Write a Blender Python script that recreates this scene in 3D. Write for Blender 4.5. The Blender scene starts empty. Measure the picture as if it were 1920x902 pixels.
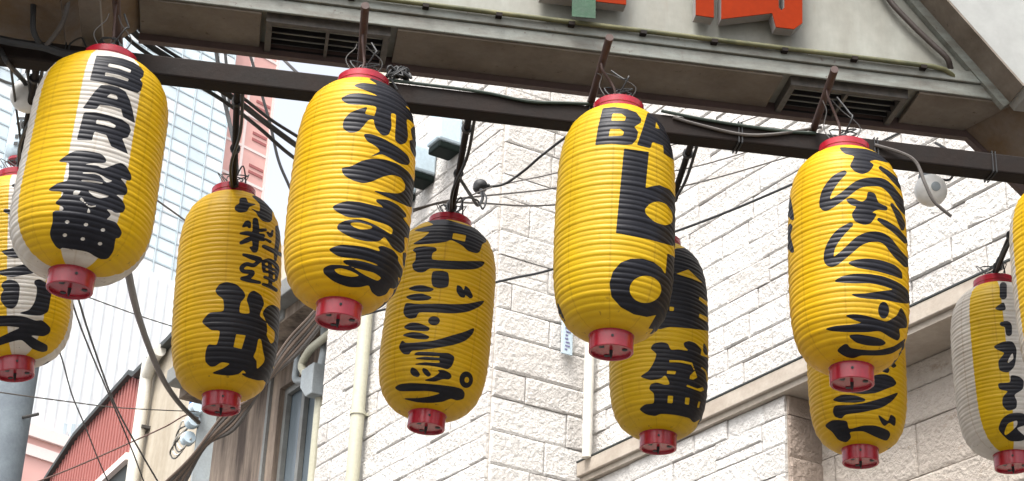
import bpy, math, random
import numpy as np
from mathutils import Vector, Matrix

random.seed(7)
rng = np.random.default_rng(11)
scene = bpy.context.scene
col = scene.collection

# ------------------------------------------------------------------ camera
F, CX, CY = 3450.0, 960.0, 451.0                 # focal length and centre in photo pixels (1920 x 902)
PITCH, ROLL = math.radians(25.7), math.radians(2.64)
CAM = np.array([0.0, 0.0, 1.6])
F0 = np.array([0, math.cos(PITCH), math.sin(PITCH)])
_U0 = np.array([0, -math.sin(PITCH), math.cos(PITCH)])
_R0 = np.array([1.0, 0, 0])
RR = math.cos(ROLL) * _R0 + math.sin(ROLL) * _U0
UU = -math.sin(ROLL) * _R0 + math.cos(ROLL) * _U0
cd = bpy.data.cameras.new('camera')
cd.sensor_width = 36.0
cd.lens = 36.0 * F / 1920.0
cd.clip_start = 0.05
cd.clip_end = 3000.0
cam = bpy.data.objects.new('camera', cd)
col.objects.link(cam)
m = Matrix.Identity(4)
for i in range(3):
    m[i][0], m[i][1], m[i][2], m[i][3] = RR[i], UU[i], -F0[i], CAM[i]
cam.matrix_world = m
scene.camera = cam

# ------------------------------------------------------------------ light
SUN_EL, SUN_AZ = math.radians(60), math.radians(205)     # azimuth clockwise from +Y: behind the camera, to the left
world = bpy.data.worlds.new('World')
scene.world = world
world.use_nodes = True
wn = world.node_tree
bg = wn.nodes['Background']
sky = wn.nodes.new('ShaderNodeTexSky')
sky.sky_type = 'NISHITA'
sky.sun_disc = False
sky.sun_elevation = SUN_EL
sky.sun_rotation = SUN_AZ
sky.air_density = 1.0
sky.dust_density = 6.0
sky.ozone_density = 1.0
hs = wn.nodes.new('ShaderNodeHueSaturation')              # bright overcast: a nearly white sky
hs.inputs['Saturation'].default_value = 0.3
wn.links.new(sky.outputs[0], hs.inputs['Color'])
wn.links.new(hs.outputs[0], bg.inputs[0])
bg.inputs[1].default_value = 0.15
sl = bpy.data.lights.new('sun', 'SUN')
sl.energy = 1.5
sl.angle = math.radians(22)
sl.color = (1.0, 0.975, 0.94)
sun = bpy.data.objects.new('sun', sl)
col.objects.link(sun)
sdir = Vector((math.sin(SUN_AZ) * math.cos(SUN_EL), math.cos(SUN_AZ) * math.cos(SUN_EL), math.sin(SUN_EL)))
sun.rotation_euler = sdir.to_track_quat('Z', 'Y').to_euler()
sun.location = (0, -5, 30)
vs = scene.view_settings
vs.view_transform = 'Standard'
vs.look = 'None'
vs.gamma = 1.0
vs.use_curve_mapping = False
vs.exposure = 1.5

# ------------------------------------------------------------------ pixels to places
def ray(x, y):
    d = F0 + RR * ((x - CX) / F) + UU * ((CY - y) / F)
    return d / np.linalg.norm(d)
def project(p):
    d = np.asarray(p, float) - CAM
    w = d @ F0
    return np.stack([CX + F * (d @ RR) / w, CY - F * (d @ UU) / w], -1)
def on_plane(x, y, p0, n):
    d = ray(x, y)
    return CAM + d * (((np.asarray(p0) - CAM) @ n) / (d @ n))
def at_range(x, y, r):
    d = ray(x, y)
    return CAM + d * (r / math.hypot(d[0], d[1]))
GA = math.radians(8.0)                            # the gate is turned 8 degrees from square to the camera
E1 = np.array([math.cos(GA), math.sin(GA), 0])    # along the gate
EN = np.array([-math.sin(GA), math.cos(GA), 0])   # away from the camera
EZ = np.array([0, 0, 1.0])
def gpt(x, y, t):
    return on_plane(x, y, EN * t + np.array([0, 0, 1.6]), EN)
def gsz(x, y, t):
    p = gpt(x, y, t)
    return float(p @ E1), float(p[2])
def G(s, t, z):
    return E1 * s + EN * t + EZ * z

# ------------------------------------------------------------------ materials
def nodes(name):
    mt = bpy.data.materials.new(name)
    mt.use_nodes = True
    nt = mt.node_tree
    return mt, nt, nt.nodes['Principled BSDF']
def ramp(nt, fac, c0, c1, p0=0.3, p1=0.7):
    r = nt.nodes.new('ShaderNodeValToRGB')
    r.color_ramp.elements[0].position, r.color_ramp.elements[1].position = p0, p1
    r.color_ramp.elements[0].color = (*c0, 1)
    r.color_ramp.elements[1].color = (*c1, 1)
    nt.links.new(fac, r.inputs[0])
    return r.outputs[0]
def noise(nt, scale, detail=4, rough=0.6, stretch=None):
    tc = nt.nodes.new('ShaderNodeNewGeometry')
    mp = nt.nodes.new('ShaderNodeMapping')
    if stretch:
        mp.inputs['Scale'].default_value = stretch
    n = nt.nodes.new('ShaderNodeTexNoise')
    n.inputs['Scale'].default_value = scale
    n.inputs['Detail'].default_value = detail
    n.inputs['Roughness'].default_value = rough
    nt.links.new(tc.outputs['Position'], mp.inputs[0])
    nt.links.new(mp.outputs[0], n.inputs[0])
    return n.outputs['Fac']
def mixc(nt, fac, a, b, mode='MIX'):
    x = nt.nodes.new('ShaderNodeMix')
    x.data_type = 'RGBA'
    x.blend_type = mode
    for sock, v in ((x.inputs[0], fac), (x.inputs[6], a), (x.inputs[7], b)):
        if hasattr(v, 'is_linked') or hasattr(v, 'links'):
            nt.links.new(v, sock)
        elif isinstance(v, tuple):
            sock.default_value = (*v, 1)
        else:
            sock.default_value = v
    return x.outputs[2]
def bump(nt, bs, h, strength, dist):
    b = nt.nodes.new('ShaderNodeBump')
    b.inputs['Strength'].default_value = strength
    b.inputs['Distance'].default_value = dist
    nt.links.new(h, b.inputs['Height'])
    nt.links.new(b.outputs[0], bs.inputs['Normal'])
MATS = {}
def pm(name, c, rough=0.55, dark=None, scale=6.0, streak=None, amount=0.5, metal=0.0, bstr=0.15, bscale=40.0, bdist=0.01, spec=0.5, p0=0.35, p1=0.7, rust=None):
    """painted or bare surface: base colour c worn towards colour dark in noise patches (streak = stretch of the noise)"""
    if name in MATS:
        return MATS[name]
    mt, nt, bs = nodes(name)
    d = dark if dark else tuple(v * 0.6 for v in c)
    big = ramp(nt, noise(nt, scale, 6, 0.65, streak), d, c, p0, p1)
    fine = ramp(nt, noise(nt, scale * 9, 3), (0.86, 0.86, 0.86), (1, 1, 1))
    mx = mixc(nt, amount, c, big)
    out = mixc(nt, 1.0, mx, fine, 'MULTIPLY')
    if rust:
        fl = ramp(nt, noise(nt, rust[3], 5, 0.7), (0, 0, 0), (0.85, 0.85, 0.85), rust[4], rust[4] + 0.06)
        out = mixc(nt, fl, out, rust[:3])
        dr = ramp(nt, noise(nt, 16, 5, 0.7, (1, 1, 0.12)), (0, 0, 0), (0.45, 0.45, 0.45), 0.6, 0.75)
        out = mixc(nt, dr, out, tuple(v * 1.6 for v in rust[:3]))
    nt.links.new(out, bs.inputs['Base Color'])
    bs.inputs['Roughness'].default_value = rough
    bs.inputs['Metallic'].default_value = metal
    bs.inputs['Specular IOR Level'].default_value = spec
    if bstr:
        bump(nt, bs, noise(nt, bscale, 4), bstr, bdist)
    MATS[name] = mt
    return mt
def stone_mat(name, c, c2, stain, stain_pos=(0.62, 0.74)):
    mt, nt, bs = nodes(name)
    oi = nt.nodes.new('ShaderNodeObjectInfo')
    per = ramp(nt, oi.outputs['Random'], c2, c, 0.0, 0.8)
    n1 = noise(nt, 14, 6, 0.7)
    veined = mixc(nt, ramp(nt, n1, (0, 0, 0), (0.55, 0.55, 0.55), 0.45, 0.75), per, tuple(v * 0.86 for v in c2))
    st = noise(nt, 5.5, 8, 0.75, (1.0, 1.0, 1.8))
    stained = mixc(nt, ramp(nt, st, (0, 0, 0), (0.7, 0.7, 0.7), *stain_pos), veined, stain)
    nt.links.new(stained, bs.inputs['Base Color'])
    bs.inputs['Roughness'].default_value = 0.85
    bs.inputs['Specular IOR Level'].default_value = 0.2
    ad = nt.nodes.new('ShaderNodeMath')
    ad.operation = 'ADD'
    nt.links.new(noise(nt, 34, 5, 0.6), ad.inputs[0])
    nt.links.new(noise(nt, 10, 4, 0.6), ad.inputs[1])
    bump(nt, bs, ad.outputs[0], 0.9, 0.026)
    MATS[name] = mt
    return mt
def lantern_mat(name, yellow):
    mt, nt, bs = nodes(name)
    def attr(a):
        n = nt.nodes.new('ShaderNodeAttribute')
        n.attribute_name = a
        return n.outputs['Fac']
    tint = ramp(nt, noise(nt, 5, 4), tuple(v * 0.86 for v in yellow), yellow, 0.3, 0.6)
    oi = nt.nodes.new('ShaderNodeObjectInfo')
    fade = ramp(nt, oi.outputs['Random'], (0.93, 0.97, 1.0), (1.04, 1.0, 0.9), 0, 1)
    tint = mixc(nt, 1.0, tint, fade, 'MULTIPLY')
    bleach = ramp(nt, noise(nt, 2.6, 6, 0.7), (0, 0, 0), (0.22, 0.22, 0.22), 0.5, 0.75)
    tint = mixc(nt, bleach, tint, (0.60, 0.44, 0.10))
    drips = ramp(nt, noise(nt, 9, 5, 0.65, (3.5, 3.5, 0.5)), (0, 0, 0), (0.30, 0.30, 0.30), 0.58, 0.74)
    tint = mixc(nt, drips, tint, (0.26, 0.15, 0.008))
    white = ramp(nt, noise(nt, 9, 5), (0.48, 0.45, 0.41), (0.64, 0.62, 0.58), 0.3, 0.65)
    base = mixc(nt, ramp(nt, attr('band'), (0, 0, 0), (1, 1, 1), 0.46, 0.54), tint, white)
    base = mixc(nt, ramp(nt, attr('seam'), (0, 0, 0), (0.3, 0.3, 0.3), 0.2, 0.9), base, (0.25, 0.14, 0.01))
    spots = ramp(nt, noise(nt, 45, 3), (0, 0, 0), (0.75, 0.75, 0.75), 0.66, 0.72)
    grime = nt.nodes.new('ShaderNodeMath')
    grime.operation = 'MULTIPLY'
    nt.links.new(spots, grime.inputs[0])
    nt.links.new(attr('foot'), grime.inputs[1])
    base = mixc(nt, grime.outputs[0], base, (0.06, 0.04, 0.02))
    inkc = ramp(nt, noise(nt, 20, 3), (0.006, 0.0065, 0.011), (0.012, 0.0125, 0.019))
    ink = ramp(nt, attr('ink'), (0, 0, 0), (1, 1, 1), 0.495, 0.505)
    base = mixc(nt, ink, base, inkc)
    nt.links.new(base, bs.inputs['Base Color'])
    bs.inputs['Roughness'].default_value = 0.44
    bs.inputs['Specular IOR Level'].default_value = 0.34
    bump(nt, bs, noise(nt, 40, 4), 0.12, 0.006)
    tr = nt.nodes.new('ShaderNodeBsdfTranslucent')            # thin vinyl lets some daylight through
    nt.links.new(base, tr.inputs['Color'])
    ms = nt.nodes.new('ShaderNodeMixShader')
    ms.inputs[0].default_value = 0.40
    nt.links.new(bs.outputs[0], ms.inputs[1])
    nt.links.new(tr.outputs[0], ms.inputs[2])
    nt.links.new(ms.outputs[0], nt.nodes['Material Output'].inputs['Surface'])
    MATS[name] = mt
    return mt

M_LANT = lantern_mat('yellow_vinyl', (0.66, 0.415, 0.004))
M_RED = pm('red_plastic', (0.36, 0.006, 0.022), 0.26, (0.20, 0.006, 0.014), 9, amount=0.8, bstr=0.08)
M_WIRE = pm('steel_wire', (0.09, 0.085, 0.08), 0.45, metal=0.6, bstr=0)
M_BLACK = pm('black_rubber', (0.015, 0.016, 0.017), 0.6, bstr=0.1)
M_BEAM = pm('brown_black_steel', (0.012, 0.010, 0.009), 0.7, (0.018, 0.010, 0.007), 9, amount=0.6, spec=0.15)
M_ROD = pm('rusty_brown_pipe', (0.036, 0.013, 0.009), 0.6, (0.06, 0.027, 0.016), 25, amount=0.6)
M_SIGN = pm('pale_sign_paint', (0.26, 0.265, 0.23), 0.6, (0.16, 0.15, 0.12), 2.2, (3.0, 3.0, 0.7), 0.75, bstr=0.05, rust=(0.10, 0.075, 0.05, 26, 0.70))
M_TRIM = pm('grey_green_trim', (0.215, 0.235, 0.21), 0.55, (0.09, 0.075, 0.055), 7, (0.6, 0.6, 3.0), 0.8, rust=(0.055, 0.035, 0.022, 40, 0.63))
M_SOFFIT = pm('dusty_soffit', (0.18, 0.152, 0.122), 0.7, (0.08, 0.058, 0.038), 5, (0.7, 0.7, 2), 0.8, rust=(0.045, 0.026, 0.014, 30, 0.64))
M_RUSTY = pm('rust_stained_panel', (0.15, 0.12, 0.095), 0.7, (0.11, 0.062, 0.022), 6, None, 0.9)
M_ORANGE = pm('orange_sign_enamel', (0.21, 0.018, 0.0006), 0.55, (0.17, 0.014, 0.0005), 4, (2, 2, .6), 0.5, bstr=0.02, spec=0.06)
M_LEDGE_T = pm('letter_edge_white', (0.26, 0.24, 0.23), 0.5, amount=0.4)
M_GREEN = pm('green_tape', (0.006, 0.055, 0.016), 0.4, (0.004, 0.032, 0.01), 18, amount=0.7)
M_CONDUIT = pm('mossy_yellow_conduit', (0.14, 0.13, 0.055), 0.6, (0.035, 0.04, 0.015), 6, amount=0.9)
M_DARKV = pm('dark_vent_metal', (0.010, 0.009, 0.011), 0.5)
M_VENTF = pm('vent_frame_paint', (0.09, 0.078, 0.066), 0.6, (0.03, 0.026, 0.022), 30, amount=0.8)
M_PIPEW = pm('white_pipe_paint', (0.66, 0.64, 0.58), 0.5, (0.42, 0.38, 0.30), 4, (1, 1, .5), 0.5)
M_PIPEY = pm('cream_downpipe_paint', (0.47, 0.46, 0.36), 0.45, (0.38, 0.36, 0.26), 4, (1, 1, .3), 0.6)
M_PIPEG = pm('blue_grey_pvc', (0.30, 0.34, 0.36), 0.45, (0.2, 0.21, 0.2), 5, (1, 1, .4), 0.6)
M_GLOBE = pm('opal_glass', (0.74, 0.73, 0.69), 0.3, amount=0.2, bstr=0)
M_SOCKET = pm('grey_lamp_socket', (0.10, 0.12, 0.13), 0.45)
M_LIGHTBOX = pm('white_light_housing', (0.48, 0.58, 0.64), 0.35, amount=0.2, bstr=0.02)
M_LENS = pm('dark_green_lens', (0.004, 0.009, 0.007), 0.5, bstr=0, spec=0.1)
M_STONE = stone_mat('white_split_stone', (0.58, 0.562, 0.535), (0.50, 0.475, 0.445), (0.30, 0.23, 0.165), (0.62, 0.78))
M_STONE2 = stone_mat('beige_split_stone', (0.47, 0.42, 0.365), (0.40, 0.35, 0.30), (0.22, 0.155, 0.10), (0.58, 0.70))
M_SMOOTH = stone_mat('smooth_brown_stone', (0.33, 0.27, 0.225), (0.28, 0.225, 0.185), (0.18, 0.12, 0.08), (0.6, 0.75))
M_MORTAR = pm('pale_mortar', (0.42, 0.37, 0.31), 0.9, amount=0.6)
M_LEDGE = pm('cream_ledge_render', (0.42, 0.37, 0.31), 0.75, (0.28, 0.23, 0.18), 3, (1, 1, 2), 0.7)
M_BEIGE = pm('stained_cream_wall', (0.46, 0.41, 0.33), 0.85, (0.30, 0.25, 0.18), 1.3, (2.2, 2.2, .4), 0.8)
M_DIRTY = pm('dirty_plaster', (0.28, 0.22, 0.17), 0.9, (0.05, 0.034, 0.026), 1.5, (3.2, 3.2, .35), 0.95, p0=0.38, p1=0.62)
M_REDCL = pm('faded_red_cladding', (0.33, 0.105, 0.088), 0.7, (0.27, 0.085, 0.07), 2, (3, 3, .3), 0.6)
M_ROOFG = pm('dark_roof_edge', (0.03, 0.035, 0.033), 0.6)
M_GREYMT = pm('grey_metal_sheet', (0.20, 0.21, 0.20), 0.5, (0.11, 0.10, 0.09), 4, amount=0.7)
M_POLE = pm('weathered_concrete', (0.15, 0.18, 0.20), 0.8, (0.10, 0.12, 0.14), 6, None, 0.9)
M_TOWER = pm('white_tower_panel', (0.82, 0.85, 0.86), 0.5, amount=0.15, scale=0.05, bstr=0)
M_MULL = pm('pale_grey_mullion', (0.50, 0.58, 0.62), 0.5, amount=0.2, bstr=0)
M_PINKT = pm('pink_tower_cladding', (0.74, 0.42, 0.37), 0.6, amount=0.15, scale=0.05, bstr=0)
M_PINKJ = pm('pale_pink_joint', (0.82, 0.70, 0.66), 0.6, amount=0.1, bstr=0)
M_WHITEB = pm('white_ribbed_cladding', (0.82, 0.82, 0.82), 0.6, amount=0.1, scale=.2, bstr=0)
M_CABLE = pm('grey_brown_cable', (0.085, 0.075, 0.068), 0.6, (0.05, 0.042, 0.035), 12, amount=0.6)
M_GROUND = pm('grey_asphalt', (0.11, 0.105, 0.10), 0.9, (0.07, 0.068, 0.065), 2, amount=0.7, bstr=0.4)
M_PAVE = pm('pale_paving', (0.16, 0.155, 0.15), 0.85, (0.11, 0.105, 0.10), 2, amount=0.7)
def glass(name, c, rough=0.12):
    mt, nt, bs = nodes(name)
    oi = nt.nodes.new('ShaderNodeObjectInfo')
    v = ramp(nt, oi.outputs['Random'], tuple(x * 0.82 for x in c), c, 0, 1)
    w = ramp(nt, noise(nt, 0.35, 3), (0.85, 0.85, 0.85), (1, 1, 1))
    nt.links.new(mixc(nt, 1.0, v, w, 'MULTIPLY'), bs.inputs['Base Color'])
    bs.inputs['Roughness'].default_value = rough
    MATS[name] = mt
    return mt
M_PANE = glass('pale_blue_window_glass', (0.75, 0.86, 0.90), .3)
M_PANEW = glass('bright_curtained_window', (0.88, 0.90, 0.90), 0.4)
M_WINDOW = glass('dusty_grey_glass', (0.13, 0.16, 0.18), 0.2)
# ------------------------------------------------------------------ mesh helpers
class MB:
    def __init__(self):
        self.v, self.f = [], []
    def add(self, vs_, fs):
        o = len(self.v)
        self.v += [tuple(map(float, p)) for p in vs_]
        self.f += [tuple(i + o for i in q) for q in fs]
        return self
    def box(self, o, ax, ay, az_):
        """box spanned by three edge vectors from corner o"""
        o, ax, ay, az_ = (np.asarray(q, float) for q in (o, ax, ay, az_))
        P = [o, o + ax, o + ax + ay, o + ay]
        P += [q + az_ for q in P]
        if np.dot(np.cross(ax, ay), az_) < 0:
            fs = [(0, 1, 2, 3), (7, 6, 5, 4), (4, 5, 1, 0), (5, 6, 2, 1), (6, 7, 3, 2), (7, 4, 0, 3)]
        else:
            fs = [(3, 2, 1, 0), (4, 5, 6, 7), (0, 1, 5, 4), (1, 2, 6, 5), (2, 3, 7, 6), (3, 0, 4, 7)]
        return self.add(P, fs)
    def prism(self, pts, d):
        """closed outline extruded along d"""
        pts = [np.asarray(p, float) for p in pts]
        d = np.asarray(d, float)
        n = len(pts)
        nrm = sum(np.cross(pts[i], pts[(i + 1) % n]) for i in range(n))
        if np.dot(nrm, d) > 0:
            pts = pts[::-1]
        fs = [tuple(range(n)), tuple(range(2 * n - 1, n - 1, -1))]
        fs += [((i + 1) % n, i, n + i, n + (i + 1) % n) for i in range(n)]
        return self.add(pts + [p + d for p in pts], fs)
    def tube(self, pts, r, seg=8, closed_ends=True):
        pts = [np.asarray(p, float) for p in pts]
        n = len(pts)
        rs = r if hasattr(r, '__len__') else [r] * n
        up = None
        rings = []
        for i in range(n):
            t = pts[min(i + 1, n - 1)] - pts[max(i - 1, 0)]
            t = t / (np.linalg.norm(t) + 1e-9)
            if up is None:
                up = np.array([0, 0, 1.0]) if abs(t[2]) < 0.9 else np.array([1.0, 0, 0])
            a = np.cross(t, up); a /= np.linalg.norm(a) + 1e-9
            b = np.cross(a, t)
            up = b
            for k in range(seg):
                q = 2 * math.pi * k / seg
                rings.append(pts[i] + rs[i] * (math.cos(q) * a + math.sin(q) * b))
        fs = []
        for i in range(n - 1):
            for k in range(seg):
                k2 = (k + 1) % seg
                fs.append((i * seg + k, i * seg + k2, (i + 1) * seg + k2, (i + 1) * seg + k))
        if closed_ends:
            fs.append(tuple(range(seg - 1, -1, -1)))
            fs.append(tuple(range((n - 1) * seg, n * seg)))
        return self.add(rings, fs)
    def lathe(self, prof, o, axis, seg=32, ref=None):
        """prof = [(radius, height)...] turned round axis from o"""
        axis = np.asarray(axis, float); axis = axis / np.linalg.norm(axis)
        ref = np.array([1.0, 0, 0]) if abs(axis[0]) < 0.9 else np.array([0, 1.0, 0])
        a = ref - axis * (ref @ axis); a /= np.linalg.norm(a)
        b = np.cross(axis, a)
        o = np.asarray(o, float)
        vs_ = []
        for r, h in prof:
            for k in range(seg):
                q = 2 * math.pi * k / seg
                vs_.append(o + axis * h + r * (math.cos(q) * a + math.sin(q) * b))
        fs = []
        n = len(prof)
        for i in range(n - 1):
            for k in range(seg):
                k2 = (k + 1) % seg
                fs.append((i * seg + k, i * seg + k2, (i + 1) * seg + k2, (i + 1) * seg + k))
        if prof[0][0] > 1e-6: fs.append(tuple(range(seg - 1, -1, -1)))
        if prof[-1][0] > 1e-6: fs.append(tuple(range((n - 1) * seg, n * seg)))
        return self.add(vs_, fs)
    def build(self, name, mat, parent=None, smooth=False, bevel=0.0):
        base = np.array(parent.location) if parent is not None else np.zeros(3)
        if parent is not None and parent.parent is not None:
            base = base + np.array(parent.parent.location)
        me = bpy.data.meshes.new(name)
        me.from_pydata([tuple(np.array(p) - base) for p in self.v], [], self.f)
        me.materials.append(mat)
        if smooth:
            me.polygons.foreach_set('use_smooth', [True] * len(me.polygons))
        me.update()
        o = bpy.data.objects.new(name, me)
        col.objects.link(o)
        if smooth:
            try:
                me.set_sharp_from_angle(angle=math.radians(40))
            except Exception:
                pass
        if parent is not None:
            o.parent = parent
        if bevel:
            b = o.modifiers.new('bevel', 'BEVEL')
            b.width = bevel
            b.segments = 2
            b.limit_method = 'ANGLE'
        return o
def smooth_path(pts, sub=5):
    pts = [np.asarray(p, float) for p in pts]
    if len(pts) < 3:
        return pts
    P = [2 * pts[0] - pts[1]] + pts + [2 * pts[-1] - pts[-2]]
    out = []
    for i in range(1, len(P) - 2):
        p0, p1, p2, p3 = P[i - 1:i + 3]
        for k in range(sub):
            t = k / sub
            out.append(0.5 * (2 * p1 + (p2 - p0) * t + (2 * p0 - 5 * p1 + 4 * p2 - p3) * t * t + (3 * p1 - p0 - 3 * p2 + p3) * t ** 3))
    out.append(pts[-1])
    return out
def tag(o, label=None, cat=None, group=None, kind=None):
    if label: o['label'] = label
    if cat: o['category'] = cat
    if group: o['group'] = group
    if kind: o['kind'] = kind
    return o
def thing(name, loc, label, cat, group=None):
    e = bpy.data.objects.new(name, None)
    e.empty_display_size = 0.1
    e.location = tuple(map(float, loc))
    col.objects.link(e)
    return tag(e, label, cat, group)

# ------------------------------------------------------------------ lettering traced as flat print on the lanterns
def closed_smooth(pts, sub=4, c=0.36):
    P = np.asarray(pts, float)
    n = len(P)
    out = []
    for i in range(n):
        p1, p2 = P[i], P[(i + 1) % n]
        m1, m2 = c * (p2 - P[i - 1]), c * (P[(i + 2) % n] - p1)
        for k in range(sub):
            t = k / sub
            out.append((2*t**3 - 3*t*t + 1) * p1 + (t**3 - 2*t*t + t) * m1 + (3*t*t - 2*t**3) * p2 + (t**3 - t*t) * m2)
    return np.array(out)
def sd_poly(Q, P):
    P = np.asarray(P, float)
    d = np.full(len(Q), 1e9)
    inside = np.zeros(len(Q), bool)
    for i in range(len(P)):
        a, b = P[i - 1], P[i]
        e = b - a
        w = Q - a
        t = np.clip((w @ e) / (e @ e + 1e-9), 0, 1)
        d = np.minimum(d, np.hypot(*(w - t[:, None] * e).T))
        c = ((a[1] > Q[:, 1]) != (b[1] > Q[:, 1])) & (Q[:, 0] < (b[0] - a[0]) * (Q[:, 1] - a[1]) / (b[1] - a[1] + 1e-12) + a[0])
        inside ^= c
    return np.where(inside, d, -d)
def sd_stroke(Q, pts):
    out = np.full(len(Q), -1e9)
    pts = np.asarray(pts, float)
    if len(pts) > 2:
        pts = np.array(smooth_path(list(pts), 4))
    for a, b in zip(pts[:-1], pts[1:]):
        e = (b - a)[:2]
        w = Q - a[:2]
        t = np.clip((w @ e) / (e @ e + 1e-9), 0, 1)
        out = np.maximum(out, a[2] + (b[2] - a[2]) * t - np.hypot(*(w - t[:, None] * e).T))
    return out
def ink_field(Q, blocks):
    """signed distance to the ink, in photo pixels; blocks = [(x0, y0, scale, shapes)]"""
    ink = np.full(len(Q), -9.0)
    for x0, y0, sc, shapes in blocks:
        q = (Q - np.array([x0, y0])) * sc
        for sh in shapes:
            k = sh[0]
            if k[0] == 'P': d = sd_poly(q, closed_smooth(sh[1]))
            elif k[0] == 'p': d = sd_poly(q, sh[1])
            elif k[0] == 's': d = sd_stroke(q, sh[1])
            else:
                cx, cy, rx, ry = sh[1]
                rr = np.hypot((q[:, 0] - cx) / rx, (q[:, 1] - cy) / ry)
                d = (1 - rr) * min(rx, ry)
            d = d / sc + (.9 if k == 's' else -.2 if k.endswith('-') else .45)
            ink = np.minimum(ink, -d) if k.endswith('-') else np.maximum(ink, d)
    return ink
T = {}
T['L1'] = [(80, 90, 4.51, [
    ('p', [(455,65),(400,270),(520,290),(640,325),(740,360),(800,380),(830,360),(845,300),(820,265),(850,240),(855,200),(830,165),(760,120),(680,90),(570,70)]),
    ('p-', [(560,130),(550,158),(640,175),(740,212),(750,185),(660,150)]),
    ('p-', [(530,205),(525,235),(600,245),(725,285),(728,262),(650,230)]),
    ('p', [(495,315),(440,370),(340,510),(455,515),(480,478),(580,490),(665,515),(680,580),(780,635),(760,530),(735,440),(700,370),(640,335),(560,315)]),
    ('p-', [(575,385),(540,415),(640,440),(625,400)]),
    ('p', [(350,545),(290,775),(415,780),(435,705),(540,735),(580,830),(720,895),(685,800),(670,765),(720,755),(745,700),(730,650),(670,605),(560,570),(450,545)]),
    ('p-', [(455,605),(450,640),(530,655),(612,680),(620,655),(560,620)])]),
  (80, 270, 3.92, [
    ('P', [(125,122),(190,75),(250,50),(340,55),(430,75),(465,115),(455,138),(380,138),(300,150),(400,160),(450,180),(570,140),(620,175),(650,235),(640,270),(570,250),(610,300),(622,345),(605,375),(540,372),(580,410),(605,460),(590,500),(540,505),(495,490),(515,530),(480,555),(540,580),(580,650),(560,690),(535,695),(520,780),(480,840),(430,845),(385,825),(320,790),(140,762),(135,775),(100,755),(65,700),(55,650),(75,570),(75,505),(100,490),(150,490),(150,462),(95,435),(140,385),(150,352),(45,340),(110,290),(185,265),(195,160),(190,138),(130,130)]),
    ('s-', [(295,213,5),(380,215,6),(430,235,6),(470,268,14),(510,272,3)]),
    ('s-', [(285,268,6),(360,275,7),(440,288,6)]),
    ('P-', [(330,340),(370,380),(420,400),(490,385),(450,370),(390,352)]),
    ('p-', [(228,340),(280,345),(265,375),(222,372)]),
    ('s-', [(285,405,12),(310,430,5),(345,460,6),(395,455,4)]),
    ('s-', [(345,460,5),(338,498,12)]),
    ('P-', [(470,480),(520,495),(530,545),(470,555),(500,520)])]
    + [('e-', (x, y, 17, 14)) for x, y in ((180,573),(318,593),(443,632),(163,670),(295,698),(422,733))])]
T['L0'] = [(0, 440, 3.47, [
    ('P', [(12,108),(60,95),(115,80),(140,115),(150,145),(100,150),(50,140)]),
    ('P', [(0,235),(60,220),(130,200),(180,195),(215,230),(215,250),(150,262),(80,275),(30,268),(-20,250)]),
    ('P', [(20,310),(60,292),(105,305),(127,340),(120,420),(105,460),(80,480),(40,472),(8,430),(8,390),(25,360),(10,335)]),
    ('P', [(228,300),(260,292),(320,330),(335,360),(325,430),(310,500),(260,525),(190,522),(130,510),(190,490),(225,440),(240,380),(240,340),(225,320)]),
    ('P', [(-40,535),(80,527),(160,535),(230,560),(275,560),(325,605),(320,640),(280,660),(200,655),(250,690),(305,720),(305,755),(270,762),(210,740),(150,690),(120,685),(60,700),(-20,722),(-40,690),(80,630),(130,605),(60,595),(-40,592)])]),
  (0, 0, 1, [('s', [(25,348,2),(40,346,5)]), ('s', [(30,366,2),(42,366,3)]), ('s', [(24,432,2),(34,432,4)]), ('s', [(10,395,3),(30,400,5),(50,398,4)])])]
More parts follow.
